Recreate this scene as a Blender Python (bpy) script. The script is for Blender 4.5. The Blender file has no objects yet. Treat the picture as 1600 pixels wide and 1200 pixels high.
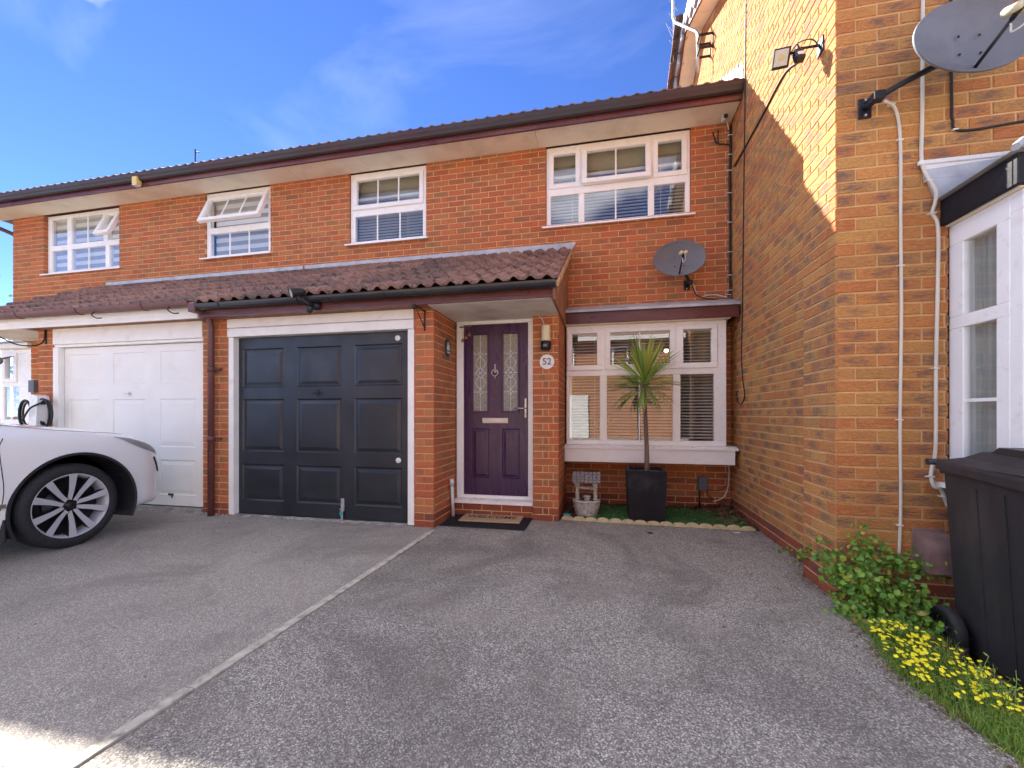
import bpy, bmesh, math, random
from mathutils import Vector, Matrix
from math import radians as R, sin, cos, pi, sqrt
random.seed(7)
scene = bpy.context.scene
# ------------------------------------------------------------ camera
cam = bpy.data.cameras.new('camera'); camo = bpy.data.objects.new('camera', cam)
scene.collection.objects.link(camo); scene.camera = camo
CAM = Vector((-1.486, -5.439, 1.13)); YAW = R(12.25); FPX = 658.0
camo.location = CAM; camo.rotation_euler = (R(90), 0, YAW)
cam.sensor_width = 36; cam.lens = FPX/1600*36; cam.shift_y = 48/1600; cam.clip_start = .05; cam.clip_end = 2000
# ------------------------------------------------------------ light
SUN = Vector((-1.25, 1.0, 1.23)).normalized()       # towards the sun
sd = bpy.data.lights.new('sun', 'SUN'); so = bpy.data.objects.new('sun', sd); scene.collection.objects.link(so)
sd.energy = 2.25; sd.angle = R(.55); sd.color = (1, .96, .90)
so.rotation_euler = (-SUN).to_track_quat('-Z', 'Y').to_euler()
scene.view_settings.view_transform = 'Standard'; scene.view_settings.look = 'None'
scene.view_settings.gamma = 1; scene.view_settings.exposure = 3.13; scene.view_settings.use_curve_mapping = False
world = bpy.data.worlds.new('World'); scene.world = world; world.use_nodes = True
wn = world.node_tree; wn.nodes.clear()
def N(nt, t, **kw):
    n = nt.nodes.new(t)
    for k, v in kw.items():
        if k.startswith('i_'):
            key = k[2:]; key = int(key) if key.isdigit() else key
            n.inputs[key].default_value = v
        else: setattr(n, k, v)
    return n
def Lk(nt, a, b): nt.links.new(a, b)
sky = N(wn, 'ShaderNodeTexSky'); sky.sky_type = 'NISHITA'; sky.sun_disc = False
sky.sun_elevation = math.asin(SUN.z); sky.sun_rotation = math.atan2(SUN.x, SUN.y)
sky.air_density = .40; sky.dust_density = 0.0; sky.ozone_density = 2.0; sky.altitude = 100
hs = N(wn, 'ShaderNodeHueSaturation', i_Saturation=1.17, i_Value=.99, i_Hue=.512)
bg = N(wn, 'ShaderNodeBackground', i_Strength=.05); wo = N(wn, 'ShaderNodeOutputWorld')
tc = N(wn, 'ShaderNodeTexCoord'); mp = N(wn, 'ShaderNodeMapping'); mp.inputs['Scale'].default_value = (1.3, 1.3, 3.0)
mp.inputs['Location'].default_value = (2.7955, 10.2575, 38.4282)  # bright clouds added to fill the shade; offset keeps them mostly out of view
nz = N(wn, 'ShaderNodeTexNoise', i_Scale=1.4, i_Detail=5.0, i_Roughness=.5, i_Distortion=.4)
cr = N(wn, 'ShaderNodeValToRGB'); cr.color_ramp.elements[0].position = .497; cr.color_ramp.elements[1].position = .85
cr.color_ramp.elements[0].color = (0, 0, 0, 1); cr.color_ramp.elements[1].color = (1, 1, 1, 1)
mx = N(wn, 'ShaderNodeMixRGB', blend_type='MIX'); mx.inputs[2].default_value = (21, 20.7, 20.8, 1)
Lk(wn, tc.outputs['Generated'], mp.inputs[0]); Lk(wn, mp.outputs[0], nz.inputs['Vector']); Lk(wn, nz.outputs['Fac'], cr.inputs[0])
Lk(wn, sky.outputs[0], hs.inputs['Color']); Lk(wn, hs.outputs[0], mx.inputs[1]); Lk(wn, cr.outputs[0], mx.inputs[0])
# thin high cirrus
mp2 = N(wn, 'ShaderNodeMapping'); mp2.inputs['Scale'].default_value = (1.1, 2.2, 3.2); mp2.inputs['Rotation'].default_value = (.2, .1, .6); nz2 = N(wn, 'ShaderNodeTexNoise', i_Scale=1.9, i_Detail=6.0, i_Roughness=.55, i_Distortion=.5)
cr2 = N(wn, 'ShaderNodeValToRGB'); cr2.color_ramp.elements[0].position = .50; cr2.color_ramp.elements[1].position = .74; cr2.color_ramp.elements[0].color = (0, 0, 0, 1); cr2.color_ramp.elements[1].color = (.020, .020, .020, 1)
mx2 = N(wn, 'ShaderNodeMixRGB', blend_type='MIX'); mx2.inputs[2].default_value = (21, 21, 21.4, 1)
Lk(wn, tc.outputs['Generated'], mp2.inputs[0]); Lk(wn, mp2.outputs[0], nz2.inputs['Vector']); Lk(wn, nz2.outputs['Fac'], cr2.inputs[0]); Lk(wn, cr2.outputs[0], mx2.inputs[0]); Lk(wn, mx.outputs[0], mx2.inputs[1])
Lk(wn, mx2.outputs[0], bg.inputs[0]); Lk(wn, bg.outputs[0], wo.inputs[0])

# ------------------------------------------------------------ materials
MATS = {}
def newmat(name):
    m = bpy.data.materials.new(name); m.use_nodes = True; nt = m.node_tree
    b = nt.nodes['Principled BSDF']; MATS[name] = m; return m, nt, b
def ramp(nt, stops, src=None, interp='LINEAR'):
    n = N(nt, 'ShaderNodeValToRGB'); n.color_ramp.interpolation = interp; e = n.color_ramp.elements
    while len(e) < len(stops): e.new(.5)
    for el, (p, c) in zip(e, stops): el.position = p; el.color = (c, c, c, 1) if isinstance(c, (int, float)) else (*c, 1)
    if src is not None: Lk(nt, src, n.inputs[0])
    return n.outputs[0]
def noise(nt, vec, scale, detail=4, rough=.55, dist=0):
    n = N(nt, 'ShaderNodeTexNoise', i_Scale=scale, i_Detail=detail, i_Roughness=rough, i_Distortion=dist)
    if vec is not None: Lk(nt, vec, n.inputs['Vector'])
    return n.outputs['Fac']
def mixc(nt, fac, a, b, mode='MIX'):
    n = N(nt, 'ShaderNodeMixRGB', blend_type=mode)
    for i, v in ((0, fac), (1, a), (2, b)):
        if hasattr(v, 'links') or isinstance(v, bpy.types.NodeSocket): Lk(nt, v, n.inputs[i])
        elif i == 0: n.inputs[0].default_value = v
        else: n.inputs[i].default_value = (*v, 1)
    return n.outputs[0]
def math_(nt, op, a, b=0.0, c=None):
    n = N(nt, 'ShaderNodeMath', operation=op)
    for i, v in enumerate((a, b) if c is None else (a, b, c)):
        if isinstance(v, bpy.types.NodeSocket): Lk(nt, v, n.inputs[i])
        else: n.inputs[i].default_value = v
    return n.outputs[0]
def bump(nt, b, h, strength=.3, dist=.01):
    n = N(nt, 'ShaderNodeBump', i_Strength=strength, i_Distance=dist); Lk(nt, h, n.inputs['Height']); Lk(nt, n.outputs[0], b.inputs['Normal'])
def coords(nt, scale=(1, 1, 1), kind='Object'):
    t = N(nt, 'ShaderNodeTexCoord'); m = N(nt, 'ShaderNodeMapping'); m.inputs['Scale'].default_value = scale
    Lk(nt, t.outputs[kind], m.inputs[0]); return m.outputs[0]
def simple(name, col, rough=.5, metal=0, var=.15, scale=6, bmp=0, bscale=80, stretch=(1, 1, 1), dirt=None, dirtpos=(.55, .8), spec=.5, coat=0):
    """painted or plastic surface: base colour with soft patches, optional grime and fine relief"""
    m, nt, b = newmat(name); v = coords(nt, stretch)
    n1 = noise(nt, v, scale, 5)
    lo = tuple(c*(1-var) for c in col); hi = tuple(min(1, c*(1+var)) for c in col)
    c = ramp(nt, [(.3, lo), (.7, hi)], n1)
    if dirt: c = mixc(nt, ramp(nt, [(dirtpos[0], 0), (dirtpos[1], 1)], noise(nt, v, scale*.7+.7, 8, .65)), c, dirt)
    Lk(nt, c, b.inputs['Base Color'])
    rr = ramp(nt, [(.3, max(.03, rough-.08)), (.7, min(1, rough+.1))], noise(nt, v, scale*2.3, 3)); Lk(nt, rr, b.inputs['Roughness'])
    b.inputs['Metallic'].default_value = metal; b.inputs['Specular IOR Level'].default_value = spec
    if coat: b.inputs['Coat Weight'].default_value = coat; b.inputs['Coat Roughness'].default_value = .04
    if bmp: bump(nt, b, noise(nt, v, bscale, 4), bmp, .004)
    return m
def island_random(nt):
    oi = N(nt, 'ShaderNodeObjectInfo'); g = N(nt, 'ShaderNodeNewGeometry')
    a = math_(nt, 'MULTIPLY', oi.outputs['Random'], 37.31); a = math_(nt, 'ADD', a, math_(nt, 'MULTIPLY', g.outputs['Random Per Island'], 19.77))
    return math_(nt, 'FRACT', a)
def brickmat(name, stops, blotch, blotch_at, rough_relief, tint2=(.62, .30, .10)):
    m, nt, b = newmat(name); r = island_random(nt)
    uv = N(nt, 'ShaderNodeUVMap'); uv.uv_map = 'UVMap'
    off = N(nt, 'ShaderNodeCombineXYZ'); Lk(nt, math_(nt, 'MULTIPLY', r, 91.0), off.inputs[2]); Lk(nt, math_(nt, 'MULTIPLY', r, 13.0), off.inputs[0])
    ad = N(nt, 'ShaderNodeVectorMath', operation='ADD'); Lk(nt, uv.outputs[0], ad.inputs[0]); Lk(nt, off.outputs[0], ad.inputs[1])
    mp = N(nt, 'ShaderNodeMapping'); mp.inputs['Scale'].default_value = (1, 3.6, 1); Lk(nt, ad.outputs[0], mp.inputs[0]); v = mp.outputs[0]
    c = ramp(nt, stops, r)
    st = noise(nt, v, 26, 5, .6, .6)
    c = mixc(nt, ramp(nt, [(.35, 0), (.7, .55)], st), c, tint2)
    dk = noise(nt, v, 60, 4, .6)
    c = mixc(nt, ramp(nt, [(.42, .42), (.58, 0)], dk), c, tuple(x*.42 for x in stops[len(stops)//2][1]))
    # darker burnt patch in the middle of some bricks (part of the fired clay)
    sx = N(nt, 'ShaderNodeSeparateXYZ'); Lk(nt, uv.outputs[0], sx.inputs[0])
    ex = math_(nt, 'DIVIDE', math_(nt, 'ADD', sx.outputs[0], math_(nt, 'MULTIPLY', math_(nt, 'SUBTRACT', r, .5), .07)), .105); ez = math_(nt, 'DIVIDE', sx.outputs[1], .040)
    d = math_(nt, 'SQRT', math_(nt, 'ADD', math_(nt, 'MULTIPLY', ex, ex), math_(nt, 'MULTIPLY', ez, ez)))
    msk = math_(nt, 'SUBTRACT', 1.0, d); msk = math_(nt, 'ADD', msk, math_(nt, 'MULTIPLY', math_(nt, 'SUBTRACT', st, .5), 4.2))
    msk = ramp(nt, [(.1, 0), (1.0, 1)], msk)
    r2 = math_(nt, 'FRACT', math_(nt, 'MULTIPLY', r, 7.77)); on = ramp(nt, [(blotch_at, 0), (blotch_at+.12, 1)], r2)
    c = mixc(nt, math_(nt, 'MULTIPLY', math_(nt, 'MULTIPLY', msk, on), .8), c, blotch)
    # large uneven weathering across the wall
    g = N(nt, 'ShaderNodeNewGeometry'); wv = noise(nt, g.outputs['Position'], .9, 5, .6)
    c = mixc(nt, ramp(nt, [(.35, 0), (.7, .22)], wv), c, (.30, .17, .085))
    Lk(nt, c, b.inputs['Base Color']); b.inputs['Roughness'].default_value = .9; b.inputs['Specular IOR Level'].default_value = .25
    h = math_(nt, 'ADD', math_(nt, 'MULTIPLY', st, 1.0), math_(nt, 'MULTIPLY', dk, .6))
    bump(nt, b, h, rough_relief, .012)
    return m
brickmat('brick_facade', [(0, (.53, .112, .048)), (.25, (.61, .172, .068)), (.42, (.45, .085, .042)), (.6, (.53, .20, .075)), (.78, (.39, .155, .07)), (.9, (.49, .104, .05)), (1, (.28, .118, .062))], (.23, .12, .07), .55, .35, (.63, .225, .09))
brickmat('brick_rustic', [(0, (.62, .20, .068)), (.25, (.72, .32, .095)), (.42, (.56, .14, .055)), (.6, (.70, .35, .105)), (.78, (.50, .25, .095)), (.9, (.62, .18, .065)), (1, (.42, .22, .10))], (.17, .11, .10), .36, .95, (.82, .44, .145))
brickmat('brick_engineering', [(0, (.30, .06, .03)), (.4, (.36, .085, .04)), (.7, (.27, .055, .032)), (1, (.19, .06, .055))], (.12, .06, .06), .8, .18, (.40, .12, .06))
def mortarmat(name, a, bcol):
    m, nt, b = newmat(name); v = coords(nt)
    c = ramp(nt, [(.3, a), (.7, bcol)], noise(nt, v, 9, 6, .65)); c = mixc(nt, ramp(nt, [(.5, 0), (.8, .4)], noise(nt, v, 1.3, 5)), c, (.30, .2, .1))
    Lk(nt, c, b.inputs['Base Color']); b.inputs['Roughness'].default_value = .95; bump(nt, b, noise(nt, v, 260, 3), .5, .004)
mortarmat('mortar', (.58, .36, .16), (.72, .47, .22)); mortarmat('mortar_pale', (.46, .37, .27), (.6, .5, .38))
simple('upvc', (.90, .885, .84), .32, var=.03, dirt=(.70, .66, .58), dirtpos=(.58, .9))
simple('white_timber', (.84, .81, .74), .5, var=.05, bmp=.08, bscale=120, dirt=(.66, .60, .50), dirtpos=(.58, .85))
simple('soffit_paint', (.84, .76, .62), .6, var=.06, scale=2, dirt=(.58, .48, .35), dirtpos=(.5, .85))
simple('porch_soffit', (.72, .67, .60), .6, var=.06, scale=3, dirt=(.40, .35, .29), dirtpos=(.5, .8))
simple('brown_timber', (.115, .030, .026), .32, var=.3, scale=5, stretch=(.25, 1, 1), dirt=(.17, .08, .06), dirtpos=(.5, .8))
simple('brown_plastic', (.13, .045, .04), .4, var=.2, scale=4, dirt=(.2, .12, .09))
simple('black_gutter', (.022, .022, .026), .32, var=.3, scale=4, stretch=(.3, 1, 1), dirt=(.075, .065, .055), dirtpos=(.5, .75))
simple('eave_gutter', (.045, .016, .016), .55, var=.35, scale=3, stretch=(.3, 1, 1), dirt=(.035, .03, .028), dirtpos=(.42, .6))
simple('garage_navy', (.016, .020, .027), .36, var=.22, scale=2.2, bmp=.05, bscale=60, dirt=(.036, .040, .046), dirtpos=(.48, .8))
simple('garage_white', (.82, .79, .72), .45, var=.04, scale=3, bmp=.08, bscale=90, dirt=(.66, .61, .52), dirtpos=(.58, .85))
simple('door_purple', (.042, .011, .055), .30, var=.18, scale=3, bmp=.12, bscale=40, stretch=(4, 4, .5), dirt=(.07, .028, .075))
simple('lead', (.42, .44, .46), .5, .25, var=.22, scale=7, bmp=.25, bscale=30, dirt=(.52, .52, .51), dirtpos=(.5, .72))
simple('lime_mortar', (.55, .36, .19), .95, var=.3, scale=14, bmp=.6, bscale=50, dirt=(.25, .15, .09))
simple('weathered_board', (.30, .13, .06), .8, var=.4, scale=9, bmp=.4, bscale=60, stretch=(1, 1, .4), dirt=(.07, .05, .045), dirtpos=(.5, .7))
simple('concrete', (.36, .33, .29), .9, var=.25, scale=12, bmp=.5, bscale=90, dirt=(.14, .13, .10), dirtpos=(.5, .75))
simple('edging_concrete', (.50, .45, .36), .9, var=.22, scale=16, bmp=.5, bscale=120, dirt=(.13, .12, .105), dirtpos=(.5, .72))
simple('cast_stone', (.50, .47, .41), .9, var=.25, scale=22, bmp=.6, bscale=60, dirt=(.20, .18, .15), dirtpos=(.5, .75))
simple('mossy_stone', (.22, .20, .19), .95, var=.5, scale=45, bmp=.9, bscale=70, dirt=(.50, .47, .43), dirtpos=(.60, .68))
simple('scallop_stone', (.62, .50, .27), .9, var=.15, scale=14, bmp=.3, bscale=90, dirt=(.34, .28, .16), dirtpos=(.5, .75))
simple('planter_black', (.013, .012, .015), .65, spec=.25, var=.2, scale=4, bmp=.15, bscale=90, dirt=(.06, .055, .055))
simple('dish_grey', (.15, .155, .175), .55, .1, var=.08, scale=8, bmp=.1, bscale=300, dirt=(.19, .19, .2))
simple('dark_metal', (.03, .03, .033), .45, .5, var=.2)
simple('iron', (.035, .03, .03), .5, .6, var=.3, bmp=.2)
simple('steel', (.55, .55, .56), .35, .9, var=.1)
simple('zinc', (.48, .49, .5), .45, .7, var=.15, scale=20)
simple('satin_brass', (.66, .60, .50), .5, .3, var=.1)
simple('cable_white', (.66, .62, .52), .5, var=.1, scale=4)
simple('cable_black', (.012, .012, .013), .5, var=.2)
simple('pipe_white', (.66, .66, .65), .4, var=.06)
simple('bin_plastic', (.030, .028, .030), .5, var=.25, scale=4, bmp=.12, bscale=200, stretch=(1, 1, .3), dirt=(.065, .055, .05), dirtpos=(.5, .75))
simple('rubber', (.018, .018, .019), .75, var=.25, scale=20, bmp=.3)
simple('alloy', (.50, .50, .51), .42, .2, var=.02)
simple('dark_alloy', (.02, .02, .022), .4, .5, var=.1)
m_, nt_, b_2 = newmat('car_paint'); b_2.inputs['Base Color'].default_value = (.82, .81, .79, 1); b_2.inputs['Roughness'].default_value = .3; b_2.inputs['Coat Weight'].default_value = 1; b_2.inputs['Coat Roughness'].default_value = .03
simple('car_black', (.012, .012, .013), .5, var=.1)
simple('arch_plastic', (.02, .021, .024), .6, var=.1)
simple('chrome', (.6, .57, .5), .18, 1, var=.05)
simple('vent_plastic', (.24, .15, .135), .55, var=.2, scale=16, bmp=.2, dirt=(.24, .18, .16))
simple('meter_grey', (.13, .14, .17), .5, var=.1)
simple('turquoise', (.02, .34, .34), .45, var=.1)
simple('mat_rubber', (.014, .014, .017), .8, var=.3, scale=50, bmp=.8, bscale=140)
simple('coir', (.48, .31, .17), .95, var=.22, scale=60, bmp=.9, bscale=300)
simple('mat_ink', (.07, .045, .03), .95, var=.3, scale=60)
simple('soil', (.055, .036, .026), .95, var=.5, scale=20, bmp=1, bscale=60)
simple('leaf_litter', (.13, .07, .04), .9, var=.6, scale=30)
simple('ceramic_white', (.75, .74, .70), .25, var=.03)
simple('numeral_brown', (.10, .07, .055), .4, var=.05)
simple('lamp_cream', (.62, .56, .36), .4, var=.05)
simple('alarm_yellow', (.68, .50, .16), .5, var=.08)
simple('interior_wall', (.34, .30, .25), .9, var=.1)
simple('blind_white', (.85, .84, .80), .55, var=.04)
simple('blind_beige', (.36, .32, .20), .8, var=.15, stretch=(1, 1, 14), scale=12)
simple('blind_sheer', (.42, .41, .39), .8, var=.1)
simple('curtain', (.38, .44, .41), .9, var=.15, scale=5, stretch=(8, 8, .6))
simple('lens_glass', (.60, .55, .42), .2, var=.1)
simple('bark', (.17, .115, .085), .9, var=.35, scale=26, bmp=.8, bscale=40, stretch=(1, 1, .4))
simple('stem_brown', (.12, .06, .035), .8, var=.3)
simple('pebble_grey', (.20, .18, .17), .9, var=.4, scale=60, bmp=.6, bscale=200)
simple('copper', (.40, .18, .10), .4, .8, var=.2)
simple('petal_yellow', (.95, .80, .02), .6, var=.12, scale=30)
simple('petal_pink', (.6, .16, .22), .6, var=.2)
simple('plaque_slate', (.035, .035, .035), .5, var=.3)
def leafmat(name, stops, trans=.35, rough=.5):
    m, nt, b = newmat(name); r = island_random(nt); c = ramp(nt, stops, r)
    Lk(nt, c, b.inputs['Base Color']); b.inputs['Roughness'].default_value = rough
    tr = N(nt, 'ShaderNodeBsdfTranslucent'); Lk(nt, c, tr.inputs[0]); ms = N(nt, 'ShaderNodeMixShader', i_0=trans)
    out = nt.nodes['Material Output']; Lk(nt, b.outputs[0], ms.inputs[1]); Lk(nt, tr.outputs[0], ms.inputs[2]); Lk(nt, ms.outputs[0], out.inputs[0])
leafmat('leaf_bramble', [(0, (.10, .24, .045)), (.4, (.17, .36, .055)), (.75, (.28, .50, .07)), (.93, (.40, .46, .06)), (1, (.55, .32, .12))])
leafmat('leaf_flower', [(0, (.14, .25, .05)), (.5, (.24, .38, .06)), (1, (.40, .48, .08))])
leafmat('leaf_grass', [(0, (.15, .29, .04)), (.6, (.27, .45, .06)), (1, (.46, .50, .14))])
leafmat('leaf_turf', [(0, (.05, .18, .05)), (.6, (.08, .28, .065)), (1, (.14, .34, .09))], .2)
leafmat('leaf_cordyline', [(0, (.14, .27, .06)), (.4, (.30, .44, .08)), (.75, (.48, .58, .10)), (.92, (.52, .52, .12)), (1, (.55, .32, .11))], .3, .38)
leafmat('leaf_dry', [(0, (.16, .08, .04)), (.5, (.25, .13, .07)), (1, (.10, .05, .035))], .2)
leafmat('leaf_tree', [(0, (.045, .09, .02)), (.5, (.085, .15, .03)), (1, (.15, .21, .04))])
def tilemat():
    m, nt, b = newmat('roof_tile'); r = island_random(nt); v = coords(nt)
    t = N(nt, 'ShaderNodeNewGeometry')
    c = ramp(nt, [(0, (.20, .11, .085)), (.4, (.32, .18, .135)), (.7, (.24, .13, .105)), (1, (.14, .10, .085))], r)
    n = noise(nt, t.outputs['Position'], 16, 7, .62)
    c = mixc(nt, ramp(nt, [(.53, 0), (.62, .7)], n), c, (.05, .042, .038))
    n2 = noise(nt, t.outputs['Position'], 38, 4, .6); c = mixc(nt, ramp(nt, [(.56, 0), (.68, .65)], n2), c, (.50, .34, .26))
    Lk(nt, c, b.inputs['Base Color']); b.inputs['Roughness'].default_value = .9; bump(nt, b, noise(nt, t.outputs['Position'], 120, 4), .5, .006)
tilemat()
def asphalt(name, dark, mid, light, chip_scale, relief, warm):
    m, nt, b = newmat(name); v = coords(nt)
    vo = N(nt, 'ShaderNodeTexVoronoi', i_Scale=chip_scale, feature='F1'); Lk(nt, v, vo.inputs['Vector'])
    wn_ = N(nt, 'ShaderNodeSeparateColor'); Lk(nt, vo.outputs['Color'], wn_.inputs[0])
    c = ramp(nt, [(0, dark), (.45, mid), (.82, light), (.97, tuple(min(.8, x*1.5) for x in light))], wn_.outputs[0])
    edge = ramp(nt, [(.35, 0), (.8, .5)], math_(nt, 'MULTIPLY', vo.outputs['Distance'], 1.0)); c = mixc(nt, edge, c, tuple(x*.6 for x in dark))
    big = noise(nt, v, 1.1, 9, .68, .9); c = mixc(nt, ramp(nt, [(.45, 0), (.64, .58)], big), c, tuple(x*.72 for x in dark))
    b2 = noise(nt, v, 2.1, 6, .6); c = mixc(nt, ramp(nt, [(.5, 0), (.75, .45)], b2), c, warm)
    b3 = noise(nt, v, 5.5, 6, .7); c = mixc(nt, ramp(nt, [(.62, 0), (.72, .35)], b3), c, (.50, .44, .38))
    Lk(nt, c, b.inputs['Base Color']); Lk(nt, ramp(nt, [(0, .72), (1, .95)], wn_.outputs[1]), b.inputs['Roughness'])
    h = math_(nt, 'ADD', math_(nt, 'MULTIPLY', math_(nt, 'SUBTRACT', 1.0, vo.outputs['Distance']), .8), math_(nt, 'MULTIPLY', wn_.outputs[2], .7))
    h = math_(nt, 'ADD', h, math_(nt, 'MULTIPLY', noise(nt, v, 14, 4), .8))
    bump(nt, b, h, relief, .006)
asphalt('tarmac_coarse', (.175, .15, .122), (.33, .292, .245), (.54, .49, .42), 175, .8, (.35, .295, .235))
asphalt('tarmac_worn', (.255, .222, .182), (.365, .324, .270), (.50, .45, .380), 215, .6, (.40, .335, .275))
def glassmat(name, tint=(.93, .95, .95), boost=2.6, base=.04):
    m, nt, b = newmat(name); nt.nodes.remove(b)
    fr = N(nt, 'ShaderNodeFresnel', i_IOR=1.5); f = math_(nt, 'ADD', math_(nt, 'MULTIPLY', fr.outputs[0], boost), base)
    ge = N(nt, 'ShaderNodeNewGeometry'); f = math_(nt, 'MINIMUM', f, .95); f = math_(nt, 'MULTIPLY', f, math_(nt, 'SUBTRACT', 1.0, ge.outputs['Backfacing']))
    g = N(nt, 'ShaderNodeBsdfGlossy', i_Roughness=.0); g.inputs[0].default_value = (.97, .98, 1, 1)
    t = N(nt, 'ShaderNodeBsdfTransparent'); t.inputs[0].default_value = (*tint, 1)
    ms = N(nt, 'ShaderNodeMixShader'); Lk(nt, f, ms.inputs[0]); Lk(nt, t.outputs[0], ms.inputs[1]); Lk(nt, g.outputs[0], ms.inputs[2])
    wv = noise(nt, coords(nt), 1.6, 2); bp = N(nt, 'ShaderNodeBump', i_Strength=.03, i_Distance=.02); Lk(nt, wv, bp.inputs['Height']); Lk(nt, bp.outputs[0], g.inputs['Normal'])
    Lk(nt, ms.outputs[0], nt.nodes['Material Output'].inputs[0])
glassmat('window_glass'); glassmat('headlight_glass', (.8, .8, .8), 1.2, .05)
def obscure():
    m, nt, b = newmat('obscure_glass'); v = coords(nt)
    n = noise(nt, v, 70, 3, .6, 1.5); c = ramp(nt, [(.3, (.16, .15, .12)), (.55, (.34, .32, .26)), (.75, (.55, .53, .46))], n)
    Lk(nt, c, b.inputs['Base Color']); b.inputs['Roughness'].default_value = .12; bump(nt, b, n, .8, .01)
obscure()
def emis(name, col, s):
    m, nt, b = newmat(name); b.inputs['Emission Color'].default_value = (*col, 1); b.inputs['Emission Strength'].default_value = s; b.inputs['Base Color'].default_value = (.8, .7, .5, 1)
emis('bulb_glow', (1, .72, .35), 2.2)
def farbrick():
    m, nt, b = newmat('far_brick'); v = coords(nt)
    sp = N(nt, 'ShaderNodeSeparateXYZ'); Lk(nt, v, sp.inputs[0]); cb = N(nt, 'ShaderNodeCombineXYZ'); Lk(nt, sp.outputs[0], cb.inputs[0]); Lk(nt, sp.outputs[2], cb.inputs[1])
    bt = N(nt, 'ShaderNodeTexBrick', i_Scale=1.0); bt.inputs['Brick Width'].default_value = .225; bt.inputs['Row Height'].default_value = .075; bt.inputs['Mortar Size'].default_value = .006
    bt.inputs['Color1'].default_value = (.45, .17, .07, 1); bt.inputs['Color2'].default_value = (.33, .13, .06, 1); bt.inputs['Mortar'].default_value = (.5, .36, .2, 1)
    Lk(nt, cb.outputs[0], bt.inputs['Vector']); Lk(nt, bt.outputs[0], b.inputs['Base Color']); b.inputs['Roughness'].default_value = .9
farbrick()
M = MATS

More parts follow.
